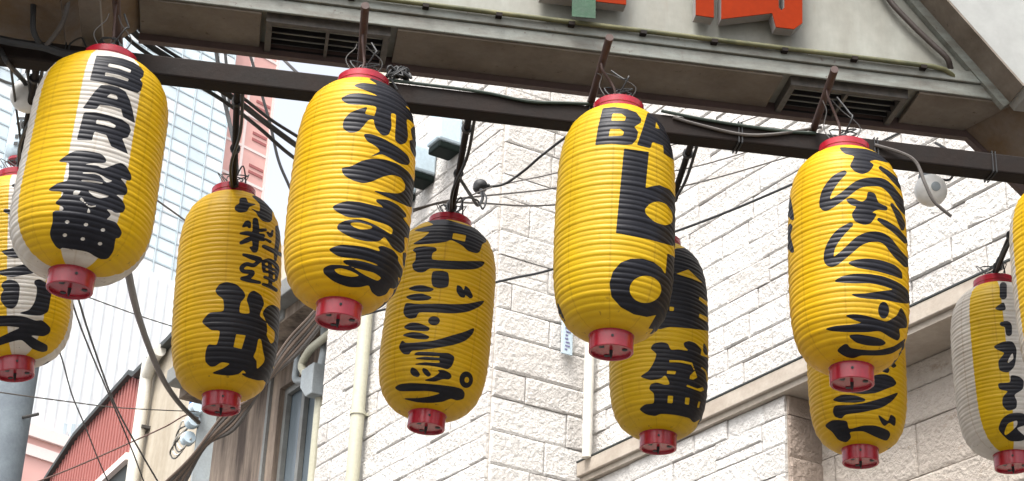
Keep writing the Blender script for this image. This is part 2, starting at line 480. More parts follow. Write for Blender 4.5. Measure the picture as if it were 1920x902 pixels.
T['L2'] = [(420, 360, 4.51, [
    ('P', [(135,55),(185,50),(205,90),(265,105),(215,125),(190,165),(130,172),(95,150),(95,120),(130,95)]),
    ('P', [(240,35),(310,35),(380,75),(405,110),(405,230),(380,255),(330,245),(290,205),(270,170),(230,140),(300,165),(300,100)]),
    ('P', [(440,150),(475,190),(498,260),(492,300),(470,275),(460,220)]),
    ('s', [(165,290,8),(200,265,22),(215,295,10)]), ('s', [(265,240,20),(270,300,25),(268,400,25),(262,490,20),(225,470,6)]),
    ('s', [(140,350,6),(200,350,16),(270,365,16),(330,370,14)]), ('s', [(145,430,12),(200,405,18),(250,385,12)]),
    ('s', [(310,325,12),(350,320,10)]), ('s', [(290,400,8),(330,400,14)]),
    ('s', [(450,300,14),(455,400,16),(440,510,14),(435,575,8)]), ('s', [(370,345,8),(395,370,12),(410,330,6)]),
    ('s', [(355,400,6),(390,420,10)]), ('s', [(335,460,12),(400,490,16),(480,530,12)]),
    ('s', [(165,530,8),(230,550,18),(300,570,18)]),
    ('s', [(290,590,14),(250,620,14),(190,610,14),(150,640,16),(165,670,14),(240,680,16),(210,720,16),(150,730,10)]),
    ('s', [(150,735,10),(220,750,14),(300,765,10)]), ('s', [(330,590,10),(335,640,12),(340,670,10)]),
    ('s', [(330,590,12),(390,580,14),(450,640,14),(440,740,8)]), ('s', [(340,625,8),(430,660,8)]), ('s', [(340,670,8),(430,690,8)]),
    ('s', [(385,590,12),(395,700,14),(390,790,14)]), ('s', [(345,720,10),(420,750,10)]), ('s', [(330,780,8),(390,800,14),(440,830,12)])]),
  (370, 520, 4.51, [
    ('P', [(155,110),(190,60),(250,42),(330,62),(390,120),(403,165),(365,215),(358,298),(440,305),(435,240),(420,190),(440,135),(480,115),(540,155),(562,225),(535,290),(530,330),(580,380),(590,450),(585,490),(620,560),(650,540),(655,460),(600,400),(555,305),(590,250),(640,235),(695,275),(705,400),(690,560),(640,760),(600,900),(560,870),(510,870),(420,845),(375,815),(415,812),(385,785),(350,815),(260,830),(130,810),(220,770),(275,730),(205,718),(150,750),(110,752),(70,710),(70,640),(95,570),(165,570),(190,455),(120,445),(50,390),(50,360),(110,300),(220,285),(220,190),(175,150)]),
    ('p-', [(328,480),(410,490),(375,608),(305,590)]),
    ('P-', [(515,525),(540,530),(555,620),(570,690),(555,730),(505,775),(500,710),(475,670),(495,620)])])]
T['L3'] = [(600, 140, 4.1, [
    ('P', [(380,32),(470,40),(560,80),(640,130),(700,200),(740,270),(760,350),(768,450),(755,560),(745,650),(700,580),(690,510),(712,500),(700,420),(730,390),(690,350),(665,350),(675,470),(660,520),(620,535),(580,500),(582,400),(585,310),(545,300),(548,400),(525,460),(480,465),(430,410),(415,340),(435,250),(360,232),(220,225),(165,185),(230,150),(320,145),(450,165),(350,120),(265,85),(330,65),(440,75)]),
    ('P', [(360,250),(345,300),(410,318),(415,338),(370,350),(300,430),(230,445),(180,410),(185,350),(240,290)]),
    ('s-', [(665,245,4),(745,320,4)]),
    ('P', [(340,460),(400,460),(500,500),(600,560),(670,620),(690,670),(670,695),(610,680),(540,640),(470,610),(390,630),(460,590),(430,550),(365,510)]),
    ('P', [(170,720),(240,705),(320,665),(400,648),(500,655),(600,690),(680,750),(720,820),(725,870),(660,870),(655,840),(620,790),(550,770),(480,785),(400,820),(330,832),(250,810),(185,770)])]),
  (590, 340, 4.1, [
    ('P', [(705,-10),(765,0),(760,100),(745,195),(690,180),(600,140),(520,105),(460,75),(540,85),(640,95),(690,70),(700,30)]),
    ('P', [(145,190),(240,155),(340,160),(450,185),(540,205),(480,160),(480,140),(560,145),(640,185),(700,250),(700,275),(680,285),(730,360),(735,440),(690,430),(690,520),(660,550),(600,510),(550,440),(530,430),(490,460),(400,460),(280,430),(180,370),(185,330),(250,300),(350,295),(450,330),(540,380),(590,410),(600,370),(560,335),(450,300),(380,280),(260,275),(160,225)]),
    ('P-', [(275,320),(350,318),(440,345),(430,365),(350,370),(290,345)]),
    ('P', [(115,520),(200,490),(300,495),(400,510),(500,540),(490,505),(530,500),(600,530),(640,580),(640,610),(680,690),(670,750),(640,735),(645,790),(610,825),(580,820),(550,865),(490,885),(440,850),(415,800),(350,812),(260,810),(150,770),(75,710),(70,670),(120,645),(200,645),(280,660),(380,720),(480,765),(510,740),(450,700),(330,670),(240,635),(220,610),(300,605),(400,625),(520,665),(450,625),(340,595),(200,580),(140,550)]),
    ('P-', [(150,680),(200,668),(280,690),(340,725),(280,735),(190,715)]),
    ('s', [(690,560,10),(690,640,8)])])]
T['L4'] = [(740, 400, 4.51, [
    ('P', [(275,65),(340,50),(440,55),(560,90),(650,115),(740,150),(775,235),(740,260),(720,320),(690,335),(620,315),(570,270),(480,225),(430,240),(320,255),(160,260),(230,215),(295,160),(240,155),(170,145),(240,120),(330,95)]),
    ('p-', [(495,165),(605,185),(595,240),(485,215)]),
    ('P', [(155,315),(180,290),(250,280),(340,290),(355,315),(320,335),(318,390),(420,400),(560,405),(700,405),(758,412),(740,445),(680,470),(560,475),(420,470),(300,465),(250,495),(200,498),(160,475),(150,430),(175,400),(180,335)]),
    ('P', [(325,495),(400,488),(450,505),(458,570),(445,620),(380,632),(325,615),(312,560)]),
    ('P', [(120,635),(180,612),(250,612),(328,640),(300,660),(220,662),(150,650)]),
    ('P', [(98,705),(160,685),(230,680),(310,710),(280,732),(200,738),(130,728)]),
    ('P', [(530,610),(560,620),(590,660),(595,615),(630,640),(660,700),(640,720),(600,690),(590,712),(555,705),(525,660)]),
    ('P', [(75,830),(90,770),(110,760),(200,768),(350,765),(500,770),(620,765),(752,740),(720,785),(620,830),(500,845),(350,838),(210,838),(180,880),(130,890),(90,870)])]),
  (730, 580, 4.51, [
    ('e', (378,97,47,37)),
    ('P', [(125,148),(180,115),(250,118),(335,155),(325,182),(240,180),(160,172)]), ('P', [(115,220),(180,195),(260,200),(335,230),(315,252),(220,248)]),
    ('P', [(85,310),(110,265),(140,285),(250,280),(380,265),(520,225),(640,190),(715,160),(700,210),(640,265),(540,300),(400,325),(250,345),(190,350),(165,380),(120,375),(90,340)]),
    ('P', [(215,385),(240,362),(340,362),(440,370),(500,372),(545,400),(545,435),(525,480),(490,505),(430,490),(340,475),(215,465),(300,450),(420,455),(420,432),(330,428),(220,418),(300,402),(425,410),(420,395),(330,392)]),
    ('P', [(190,492),(230,510),(258,550),(240,572),(200,560),(178,530)]), ('P', [(285,497),(320,510),(350,550),(330,570),(300,550),(280,520)]),
    ('P', [(410,515),(460,515),(510,540),(525,570),(500,592),(450,590),(380,610),(300,600),(360,580),(410,550),(425,530)]),
    ('e', (650,595,56,68)), ('e-', (655,597,20,26)),
    ('P', [(50,662),(90,635),(180,625),(300,630),(420,640),(540,655),(610,675),(635,710),(625,755),(570,768),(520,755),(450,780),(350,790),(240,785),(120,755),(240,752),(340,738),(430,710),(330,690),(220,690),(90,690)])])]
T['L5'] = [(1090, 190, 4.1, [
    ('p', [(165,55),(250,45),(350,60),(420,85),(460,135),(455,165),(405,195),(435,235),(425,290),(390,330),(340,335),(230,325),(108,335),(130,200)]),
    ('p-', [(238,92),(310,95),(345,120),(335,150),(230,150)]), ('p-', [(220,212),(300,212),(328,235),(320,265),(210,270)]),
    ('p', [(510,90),(580,100),(620,150),(660,240),(700,350),(710,450),(635,400),(630,340),(545,310),(530,360),(430,335),(470,220)]),
    ('p-', [(575,155),(605,215),(568,205)]), ('p', [(715,350),(745,400),(755,480),(720,450)]),
    ('p', [(330,365),(518,390),(492,670),(540,655),(600,645),(680,680),(730,750),(760,850),(760,961),(743,1091),(703,1111),(523,1061),(373,1031),(268,1011),(280,880)]),
    ('P-', [(490,830),(530,785),(590,770),(650,790),(695,850),(703,900),(693,936),(643,953),(563,926),(500,870)])]),
  (1120, 400, 4.1, [
    ('p', [(95,540),(120,450),(180,380),(260,350),(350,350),(430,375),(490,420),(525,475),(540,310),(620,350),(620,500),(600,680),(550,790),(455,890),(395,885),(455,780),(380,795),(280,775),(180,720),(110,640)]),
    ('e-', (370,585,122,105))]),
  (0, 0, 1, [('s', [(1044,572,3),(1054,602,5)])])]
T['L6'] = [(1120, 400, 4.1, [
    ('p', [(480,890),(520,880),(560,872),(650,878),(750,888),(870,905),(870,600),(845,480),(800,380),(750,300),(680,268),(610,270),(560,300),(450,500),(450,880)]),
    ('p-', [(605,465),(700,430),(815,540),(720,500)]), ('p-', [(555,715),(590,720),(590,752),(555,750)]),
    ('p-', [(785,640),(850,680),(850,720),(780,665)]), ('p-', [(785,770),(850,800),(850,840),(780,800)])]),
  (1180, 620, 5.01, [
    ('P', [(205,170),(230,125),(300,110),(360,125),(390,180),(460,178),(555,190),(520,150),(515,115),(560,100),(620,120),(675,180),(670,230),(750,270),(760,400),(750,600),(700,790),(610,860),(560,820),(430,790),(300,780),(240,800),(160,785),(100,740),(150,695),(230,680),(230,590),(190,550),(205,505),(260,490),(330,510),(380,500),(340,420),(290,450),(200,462),(110,430),(180,380),(230,300),(255,220)]),
    ('p-', [(375,275),(500,280),(590,300),(640,440),(600,462),(565,455),(570,420),(610,380),(580,320),(480,300),(375,298)]),
    ('p-', [(355,375),(440,380),(430,412),(350,405)]), ('p-', [(540,505),(640,545),(690,530),(705,560),(670,575),(535,525)]),
    ('p-', [(362,610),(412,612),(408,685),(358,680)]), ('p-', [(525,628),(568,630),(560,700),(520,690)]), ('p-', [(650,665),(668,668),(655,730),(635,720)]),
    ('s-', [(680,350,8),(720,390,8),(735,480,8)]), ('P', [(700,120),(725,160),(735,220),(715,225),(695,190)])])]
T['L7'] = [(1470, 260, 3.758, [
    ('P', [(395,65),(470,65),(580,75),(660,105),(735,155),(730,168),(650,150),(600,160),(630,185),(600,230),(550,248),(500,230),(468,190),(495,125),(430,105)]),
    ('s', [(680,205,10),(740,250,16),(800,310,18),(850,370,14)]),
    ('s', [(425,240,14),(360,290,28),(300,380,32),(285,470,32),(330,460,28),(420,400,24),(520,325,26),(610,305,28),(700,315,28),(770,380,26),(830,470,28),(860,510,25)]),
    ('P', [(440,430),(480,420),(545,445),(580,425),(595,375),(640,390),(665,450),(725,480),(720,505),(660,500),(620,520),(650,535),(610,595),(560,605),(500,580),(480,530),(510,480),(470,465)]),
    ('s', [(760,465,8),(800,530,18),(830,600,20),(835,635,10)]), ('s', [(670,570,10),(720,600,18),(790,650,20),(855,720,16)]),
    ('s', [(470,605,14),(390,670,28),(330,760,30),(315,850,32),(350,870,28),(440,800,28),(540,715,32),(640,690,34),(720,715,30),(790,800,30),(860,875,28)]),
    ('s', [(140,150,3),(80,220,10),(40,310,6)]), ('P', [(20,370),(45,420),(70,560),(50,570),(10,500)]), ('P', [(40,600),(60,620),(45,680),(70,790),(50,800),(10,740),(15,660)])]),
  (1530, 470, 4.1, [
    ('P', [(250,95),(310,70),(400,62),(500,75),(600,110),(655,160),(660,215),(600,195),(500,165),(400,145),(310,128)]),
    ('P', [(145,238),(200,200),(290,180),(400,180),(520,200),(640,250),(705,310),(715,400),(640,400),(540,380),(420,370),(330,360),(275,335),(380,330),(480,315),(590,300),(530,275),(420,250),(280,250)]),
    ('e', (520,458,40,62)),
    ('P', [(230,500),(290,490),(380,500),(480,530),(545,545),(620,500),(655,440),(695,520),(695,590),(640,600),(645,660),(625,690),(570,665),(490,618),(400,625),(250,625),(130,618),(75,602),(150,580),(270,570),(350,555),(290,530)]),
    ('P', [(255,655),(320,645),(420,660),(500,680),(535,710),(500,730),(400,728),(310,705)]),
    ('P', [(165,770),(210,725),(240,720),(270,750),(380,765),(480,765),(600,735),(700,670),(665,735),(580,790),(480,805),(350,805),(290,825),(230,815)])])]
T['L8'] = [(1480, 640, 3.47, [
    ('P', [(595,190),(620,170),(650,180),(640,205)]), ('P', [(655,150),(680,140),(695,160),(675,172)]),
    ('P', [(550,225),(620,215),(670,235),(695,270),(680,290),(640,305),(560,335),(470,342),(365,325),(460,305),(545,280)]),
    ('P', [(285,380),(340,350),(420,352),(490,375),(485,390),(420,398),(330,395)]),
    ('P', [(285,460),(300,420),(400,415),(500,400),(620,365),(705,335),(670,385),(600,430),(480,460),(370,475),(340,500),(300,490)]),
    ('P', [(580,480),(640,520),(660,480),(690,500),(685,550),(650,530),(620,550),(600,530)]),
    ('P', [(235,550),(280,515),(370,520),(390,570),(480,550),(560,550),(640,580),(655,610),(630,645),(560,620),(480,585),(395,590),(400,625),(370,655),(320,640),(280,590)])])]
T['L10'] = [(1780, 500, 2.374, [
    ('s', [(240,85,14),(240,130,14)]), ('P', [(205,185),(240,160),(250,190),(225,195)]), ('s', [(235,255,8),(260,260,14),(265,295,12)]),
    ('P', [(200,355),(240,335),(280,335),(298,370),(290,440),(260,470),(225,460),(220,420),(245,385),(215,370)]), ('P-', [(280,385),(285,410),(260,430),(262,415)]),
    ('P', [(220,520),(270,515),(275,485),(310,490),(330,510),(325,545),(290,570),(300,600),(295,630),(260,640),(238,615),(240,580),(260,555),(225,545)]),
    ('P', [(220,720),(235,680),(270,655),(330,655),(345,700),(300,720),(340,760),(320,775),(270,775),(235,745)]), ('P-', [(260,700),(300,685),(300,710),(255,750),(245,740)])])]
T['L9'] = []
# ------------------------------------------------------------------ the setting
g = MB().add([(-600, -600, 0), (600, -600, 0), (600, 900, 0), (-600, 900, 0)], [(0, 1, 2, 3)]).build('ground', M_PAVE)
tag(g, 'pale paved ground of the shopping alley', None, None, 'structure')
rd = MB().add([tuple(E1 * a + EN * b + EZ * 0.004) for a, b in ((-2.6, -40), (2.2, -40), (2.2, 9), (-2.6, 9))], [(0, 1, 2, 3)]).build('road', M_GROUND)
tag(rd, 'grey asphalt lane under the gate', None, None, 'structure')

# ------------------------------------------------------------------ the white stone building (right of the lane)
AW = math.radians(30.3)
A1 = np.array([-math.sin(AW), math.cos(AW), 0])          # along the facade, away to the left
AN = np.array([math.cos(AW), math.sin(AW), 0])           # into the building
K2 = 6.43                                                # distance of the main facade plane from the camera
P2 = AN * K2
def fac(x, y, k):
    p = on_plane(x, y, AN * k, AN)
    return float(p @ A1), float(p[2])
inner = on_plane(1098, 600, P2, AN)                      # inner corner of the step in the facade
u_in = float(inner @ A1)
# the return face runs along AN at u = u_in, towards the camera until it shows at pixel column 928
corner = on_plane(928, 600, A1 * u_in, A1)
K1 = float(corner @ AN)
U_END = fac(606, 760, K1)[0]                             # far end of the building
LEDGE_Z = 0.5 * (fac(1200, 833, K2)[1] + fac(1800, 539, K2)[1])
u_rev = fac(1476, 800, K2)[0]                            # where the wall below the ledge steps back
RECESS = 0.26
STONES = []                                              # (origin, along, out, width, height, material, depth)
def courses(z0, z1, hmin, hmax):
    z = z0
    while z < z1 - 0.02:
        h = min(random.uniform(hmin, hmax), z1 - z)
        if z1 - z - h < 0.06: h = z1 - z
        yield z, h
        z += h
def lay(o, along, out, length, z0, z1, hr, wr, mat, joint=0.006, skip=None):
    for z, h in courses(z0, z1, *hr):
        u = -random.uniform(0, wr[0])
        while u < length:
            w = random.uniform(*wr)
            a, b = max(u, 0), min(u + w, length)
            if length - b < 0.08: b = length; w = 9
            if b - a > 0.05 and not (skip and skip(a, b, z, h)):
                if h > 0.17 and b - a > 0.3 and random.random() < 0.12:
                    hh = h * random.uniform(.4, .6)
                    STONES.append((o + along * (a + joint / 2) + EZ * (z + joint / 2), along, out, b - a - joint, hh - joint, mat))
                    STONES.append((o + along * (a + joint / 2) + EZ * (z + hh + joint / 2), along, out, b - a - joint, h - hh - joint, mat))
                else:
                    STONES.append((o + along * (a + joint / 2) + EZ * (z + joint / 2), along, out, b - a - joint, h - joint, mat))
            u += w
ZT = 12.5
U_RIGHT = fac(1920, 500, K2)[0] - 3.0
HR, WR = (0.13, 0.185), (0.22, 0.50)
zb = LEDGE_Z + 0.0
# facade nearer the lane on the left, the return face, the main facade above the ledge, below it
bld = thing('white_stone_building', A1 * u_in + AN * K2, 'white split stone building with a long sloping cream ledge behind the lanterns', 'building')
lay(A1 * u_in + AN * K1, A1, -AN, U_END - u_in, 3.2, ZT, HR, WR, M_STONE)
lay(A1 * u_in + AN * K1, AN, -A1, K2 - K1, 3.2, ZT, (0.16, 0.26), (0.3, 0.75), M_STONE)
lay(A1 * U_RIGHT + AN * K2, A1, -AN, u_in - U_RIGHT, LEDGE_Z + 0.012, ZT, HR, WR, M_STONE)
lay(A1 * u_rev + AN * K2, A1, -AN, u_in - u_rev, 3.0, LEDGE_Z - 0.14, (0.14, 0.2), (0.22, 0.5), M_STONE)
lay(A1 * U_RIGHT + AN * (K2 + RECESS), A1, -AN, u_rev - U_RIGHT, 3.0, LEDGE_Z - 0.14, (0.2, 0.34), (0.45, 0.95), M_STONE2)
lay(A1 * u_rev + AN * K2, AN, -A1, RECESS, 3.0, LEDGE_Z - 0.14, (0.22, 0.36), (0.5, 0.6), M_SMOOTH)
# backing walls with the mortar showing in the joints
wb = MB()
wb.box(A1 * u_in + AN * K1 + EZ * 0.0, A1 * (U_END - u_in), AN * 4, EZ * ZT)
wb.box(A1 * U_RIGHT + AN * K2, A1 * (u_in - U_RIGHT - 0.002), AN * 4, EZ * (ZT - LEDGE_Z + .13) ) if False else None
wb.box(A1 * U_RIGHT + AN * K2 + EZ * (LEDGE_Z - .13), A1 * (u_in - U_RIGHT - .002), AN * 3.9, EZ * (ZT - LEDGE_Z + .13))
wb.box(A1 * u_rev + AN * K2, A1 * (u_in - u_rev - .002), AN * 3.9, EZ * (LEDGE_Z - .132))
wb.box(A1 * U_RIGHT + AN * (K2 + RECESS), A1 * (u_rev - U_RIGHT - .002), AN * 3.5, EZ * (LEDGE_Z - .132))
wb.build('wall', M_MORTAR, bld)
ST_D = 0.022                                             # stones stand proud of the mortar
def stone_unit(seed):
    r = np.random.default_rng(seed)
    nx, nz = 5, 4
    xs, zs = [0, .03, .5, .97, 1], [0, .07, .93, 1]
    V, Fc = [], []
    for j in range(nz):
        for i in range(nx):
            edge = i in (0, nx - 1) or j in (0, nz - 1)
            x, z = xs[i] + (0 if edge else r.uniform(-.02, .02)) + (r.uniform(-.12, .12) if i == 2 else 0), zs[j]
            V.append((x, r.uniform(.62, .9) if edge else r.uniform(.85, 1.2), z))
    for j in range(nz - 1):
        for i in range(nx - 1):
            a = j * nx + i
            Fc.append((a, a + 1, a + nx + 1, a + nx))
    n = len(V)
    rim = [j * nx + i for j, i in [(0, i) for i in range(nx)] + [(j, nx - 1) for j in range(1, nz)] + [(nz - 1, i) for i in range(nx - 2, -1, -1)] + [(j, 0) for j in range(nz - 2, 0, -1)]]
    V += [(V[k][0], 0, V[k][2]) for k in rim]
    L = len(rim)
    for q in range(L):
        Fc.append((rim[(q + 1) % L], rim[q], n + q, n + (q + 1) % L))
    return np.array(V, float), Fc
UNITS = [stone_unit(s) for s in range(10)]
def stone_meshes(mat):
    out = []
    for V, Fc in UNITS:
        me = bpy.data.meshes.new('stone')
        me.from_pydata([tuple(v) for v in V], [], Fc)
        me.materials.append(mat)
        me.update()
        out.append(me)
    return out
SM = {}
def on_screen_area(st):
    o, al, ou, w, h, mt = st
    q = project(np.array([o, o + al * w, o + al * w + EZ * h, o + EZ * h]))
    x0, y0, x1, y1 = q[:, 0].min(), q[:, 1].min(), q[:, 0].max(), q[:, 1].max()
    if x1 < 0 or y1 < 0 or x0 > 1920 or y0 > 902: return 0
    x, y = q[:, 0], q[:, 1]
    return abs(np.dot(x, np.roll(y, 1)) - np.dot(y, np.roll(x, 1))) / 2
# behind the sign (above its lower edge) nothing of the wall shows
def hidden(st):
    c = project(st[0] + st[1] * st[3] / 2 + EZ * st[4] / 2)
    return c[1] < 35 + (c[0] - 282) * 0.119
STONES.sort(key=lambda s: 0 if hidden(s) else -on_screen_area(s))
nbig = 290
base = np.array(bld.location)
rest = {}
for i, st in enumerate(STONES):
    o, al, ou, w, h, mt = st
    k = random.randrange(10)
    flip = 1
    if i < nbig and on_screen_area(st) > 0:
        if mt.name not in SM: SM[mt.name] = stone_meshes(mt)
        ob = bpy.data.objects.new('stone', SM[mt.name][k])
        mm = Matrix.Identity(4)
        dep = ST_D * random.uniform(.7, 1.2)
        for r_ in range(3):
            mm[r_][0], mm[r_][1], mm[r_][2], mm[r_][3] = al[r_] * w, ou[r_] * dep, EZ[r_] * h, (o - base)[r_]
        ob.parent = bld
        ob.matrix_basis = mm
        col.objects.link(ob)
    else:
        V, Fc = UNITS[k]
        W = o + V[:, :1] * al * w + V[:, 1:2] * ou * ST_D + V[:, 2:3] * EZ * h
        rest.setdefault(mt.name, (MB(), mt))[0].add(W, Fc)
for nm, (mb, mt) in rest.items():
    tag(mb.build('stone_courses', mt, bld), kind='stuff')
# the long ledge, with a thin dark strip along its top edge
MB().box(A1 * U_RIGHT - AN * 0.079 + AN * K2 + EZ * (LEDGE_Z + .001), A1 * (u_in - U_RIGHT - .05), AN * .10, EZ * .010).build('dark_strip', M_ROOFG, bld)
lg = MB()
lg.box(A1 * U_RIGHT - AN * 0.075 + AN * K2 + EZ * (LEDGE_Z - 0.10), A1 * (u_in - U_RIGHT - .05), AN * (0.105 + RECESS), EZ * 0.10)
lg.build('ledge', M_LEDGE, bld, bevel=0.006)
lg = MB()
lg.box(A1 * U_RIGHT - AN * 0.05 + AN * K2 + EZ * (LEDGE_Z - 0.138), A1 * (u_in - U_RIGHT - .06), AN * (0.08 + RECESS), EZ * 0.036)
lg.build('ledge_moulding', M_LEDGE, bld)

def wall_pipe(name, x_top, y_top, x_bot, y_bot, k, r, mat, label, cat, zlo=0.0, zhi=None, clips=True, group=None):
    """vertical pipe fixed on the plane n.p = k, at the mean of two photo points"""
    u = 0.5 * (fac(x_top, y_top, k)[0] + fac(x_bot, y_bot, k)[0])
    zhi = zhi or 11.0
    b = A1 * u + AN * k
    t = thing(name, b + EZ * zlo, label, cat, group)
    MB().tube([b + EZ * z for z in np.linspace(zlo, zhi, 12)], r, 14).build('pipe', mat, t, True)
    if clips:
        z = zlo + 1.1
        while z < zhi:
            MB().tube([b + EZ * (z - .015), b + EZ * (z + .015)], r * 1.18, 14).build('collar', mat, t, True)
            MB().box(b - A1 * r * .5 + EZ * (z - .012), A1 * r, AN * (r + .05), EZ * .024).build('bracket', mat, t)
            z += 1.75
    return t
wall_pipe('downpipe', 682, 600, 665, 890, K1 - 0.10, 0.052, M_PIPEY, 'wide cream rainwater pipe running down the stone wall by the conduits', 'pipe')
wall_pipe('downpipe', 1042, 160, 1031, 900, K1 + (K2 - K1) * .67, 0.022, M_PIPEW, 'thin white pipe on the stone return face left of the recess', 'pipe')
wall_pipe('downpipe', 1108, 640, 1098, 860, K2 - 0.09, 0.034, M_PIPEW, 'thicker white pipe in the inner corner above the ledge', 'pipe', zlo=LEDGE_Z - .005)
# small white plate with handwriting, hung between the two white pipes
pb = on_plane(1062, 640, A1 * (u_in - .06), A1)
pl = thing('wall_plate', pb - EZ * .1, 'small white plate with blue scribbled writing hanging between two white pipes', 'plate')
MB().box(pb - AN * .045 - EZ * .1, AN * .09, -A1 * .012, EZ * .30).build('board', M_LIGHTBOX, pl, bevel=.004)
sc_ = MB()
for q in range(9):
    sc_.box(pb - AN * (.02 - .003 * (q % 3)) - A1 * .0135 + EZ * (-.07 + q * .026), AN * (.02 + .006 * ((q * 7) % 4)), -A1 * .0015, EZ * .010)
sc_.build('writing', pm('blue_ink', (.16, .15, .30), bstr=0), pl)
MB().tube([pb - A1 * .006 + EZ * .19, pb - A1 * .006 + EZ * .30], .004).build('hanger', M_WIRE, pl)
# white wall lights with dark lenses
def wall_light(x, y, w, h, label):
    k = K1 - 0.001 - ST_D
    u, z = fac(x, y, k)
    c = A1 * u + AN * k + EZ * z
    t = thing('wall_light', c - EZ * h / 2, label, 'wall light', 'white wall lights on the stone wall')
    a = 0.5 * w
    prof = []
    for q in range(9):
        th = math.pi * q / 8
        prof.append((math.cos(th) * a, math.sin(th) * a))
    outline = [c + A1 * a - EZ * h / 2, c + A1 * a + EZ * (h / 2 - a)] + [c + A1 * p[0] + EZ * (h / 2 - a + p[1]) for p in prof[1:-1]] + [c - A1 * a + EZ * (h / 2 - a), c - A1 * a - EZ * h / 2]
    MB().prism(outline, -AN * 0.20).build('housing', M_LIGHTBOX, t, False, .02)
    MB().box(c - A1 * a * .9 - EZ * (h / 2 + .06) - AN * .185, A1 * a * 1.8, AN * .18, EZ * .059).build('lens', M_LENS, t, bevel=.012)
wall_light(856, 250, 0.19, 0.29, 'white rounded wall light just under the dark beam')
wall_light(808, 306, 0.19, 0.29, 'middle white rounded wall light on the stone wall beside the lantern')
wall_light(772, 340, 0.19, 0.29, 'lowest wall light on the stone wall, half hidden by a lantern')

# ------------------------------------------------------------------ the grimy building next along
KD = K1 + 0.35
uD0, uD1 = U_END + 0.02, fac(398, 850, KD)[0]
zD = fac(560, 640, KD)[1]
bd = thing('old_building', A1 * uD0 + AN * KD, 'grimy plaster building with a dusty window beside the white stone wall', 'building')
uw0, uw1 = fac(588, 820, KD)[0], fac(516, 820, KD)[0]
zw1 = fac(560, 705, KD)[1]
wm = MB()
wm.box(A1 * uD0 + AN * KD, A1 * (uw0 - uD0), AN * 3, EZ * zD)
wm.box(A1 * uw1 + AN * KD, A1 * (uD1 - uw1), AN * 3, EZ * zD)
wm.box(A1 * uw0 + AN * KD + EZ * zw1, A1 * (uw1 - uw0), AN * 3, EZ * (zD - zw1))
wm.box(A1 * uw0 + AN * KD, A1 * (uw1 - uw0), AN * 3, EZ * (zw1 - 2.6))
wm.build('wall', M_DIRTY, bd)
wn_ = MB().box(A1 * uw0 + AN * (KD + .10) + EZ * (zw1 - 2.6), A1 * (uw1 - uw0), AN * .02, EZ * 2.6).build('window', M_WINDOW, bd)
fr = MB()
for ua, ub in ((uw0, uw0 + .06), (uw1 - .06, uw1), ((uw0 + uw1) / 2 - .03, (uw0 + uw1) / 2 + .03)):
    fr.box(A1 * ua + AN * (KD + .05) + EZ * (zw1 - 2.6), A1 * (ub - ua), AN * .045, EZ * 2.6)
fr.box(A1 * (uw0 + .06) + AN * (KD + .05) + EZ * (zw1 - .06), A1 * (uw1 - uw0 - .12), AN * .043, EZ * .06)
fr.build('frame', M_GREYMT, wn_)
MB().box(A1 * (uw1 + .16) + AN * (KD - .03) + EZ * 0, A1 * .05, AN * .029, EZ * (zD - .02)).build('drip_strip', M_GREYMT, bd)
MB().box(A1 * (uw0 - .20) + AN * (KD - .03) + EZ * 0, A1 * .12, AN * .029, EZ * (zD - .3)).build('corner_strip', M_ROOFG, bd)
MB().box(A1 * (uD0 + .0) + AN * (KD - .55) + EZ * zD, A1 * (uD1 - uD0), AN * 3.5, EZ * .16).build('eave', M_GREYMT, bd, bevel=.01)
MB().box(A1 * (uD0 + .0) + AN * (KD - .40) + EZ * (zD - .1), A1 * (uD1 - uD0), AN * .398, EZ * .1).build('soffit', M_DIRTY, bd)
MB().box(A1 * (uD0 + .3) + AN * (KD - .1) + EZ * (zD + .16), A1 * (uD1 - uD0 - .6), AN * 2.5, EZ * .9).build('upper_storey', M_BEIGE, bd)
lb = A1 * fac(540, 602, KD - .3)[0] + AN * (KD - .42)
zl = fac(540, 602, KD - .3)[1]
flt = thing('floodlight', lb + EZ * (zl - .1), 'small grey box lamp under the eave of the grimy building', 'lamp')
MB().box(lb - A1 * .16 + EZ * (zl - .06), A1 * .32, AN * .22, EZ * .12).build('housing', M_GREYMT, flt, bevel=.015)
MB().box(lb - A1 * .13 + AN * .03 + EZ * (zl - .072), A1 * .26, AN * .16, EZ * .011).build('lens', M_LENS, flt)
MB().box(lb - A1 * .02 + AN * .1 + EZ * (zl + .06), A1 * .04, AN * .03, EZ * max(.05, zD - zl - .06)).build('bracket', M_GREYMT, flt)
# plastic conduits between the window and the white wall
kc = KD - 0.09
def fp(x, y, k=kc): return on_plane(x, y, AN * k, AN)
cn = thing('conduit', fp(592, 900) * np.array([1, 1, 0]), 'pale grey plastic conduit with junction box beside the dusty window', 'conduit')
xq = fp(597, 780)
MB().tube(smooth_path([xq * np.array([1, 1, 0]) + EZ * z for z in (0, 2, 4, float(fp(597, 735)[2]))], 2), .042, 12).build('pipe', M_PIPEY, cn, True)
jb = fp(597, 722)
MB().prism([jb + A1 * .11 + EZ * .14, jb - A1 * .13 + EZ * .14, jb - A1 * .13 - EZ * .14, jb - A1 * .02 - EZ * .14, jb + A1 * .11 - EZ * .02], -AN * .12).build('junction_box', M_PIPEG, cn, False, .01)
MB().tube(smooth_path([fp(606, 712), fp(604, 690), fp(610, 655), fp(611, 600)], 4), .045, 12).build('pipe', M_PIPEG, cn, True)
MB().tube(smooth_path([fp(588, 712), fp(560, 714), fp(554, 708), fp(556, 690), fp(558, 668), fp(550, 660)], 4), .032, 12).build('elbow', M_PIPEG, cn, True)
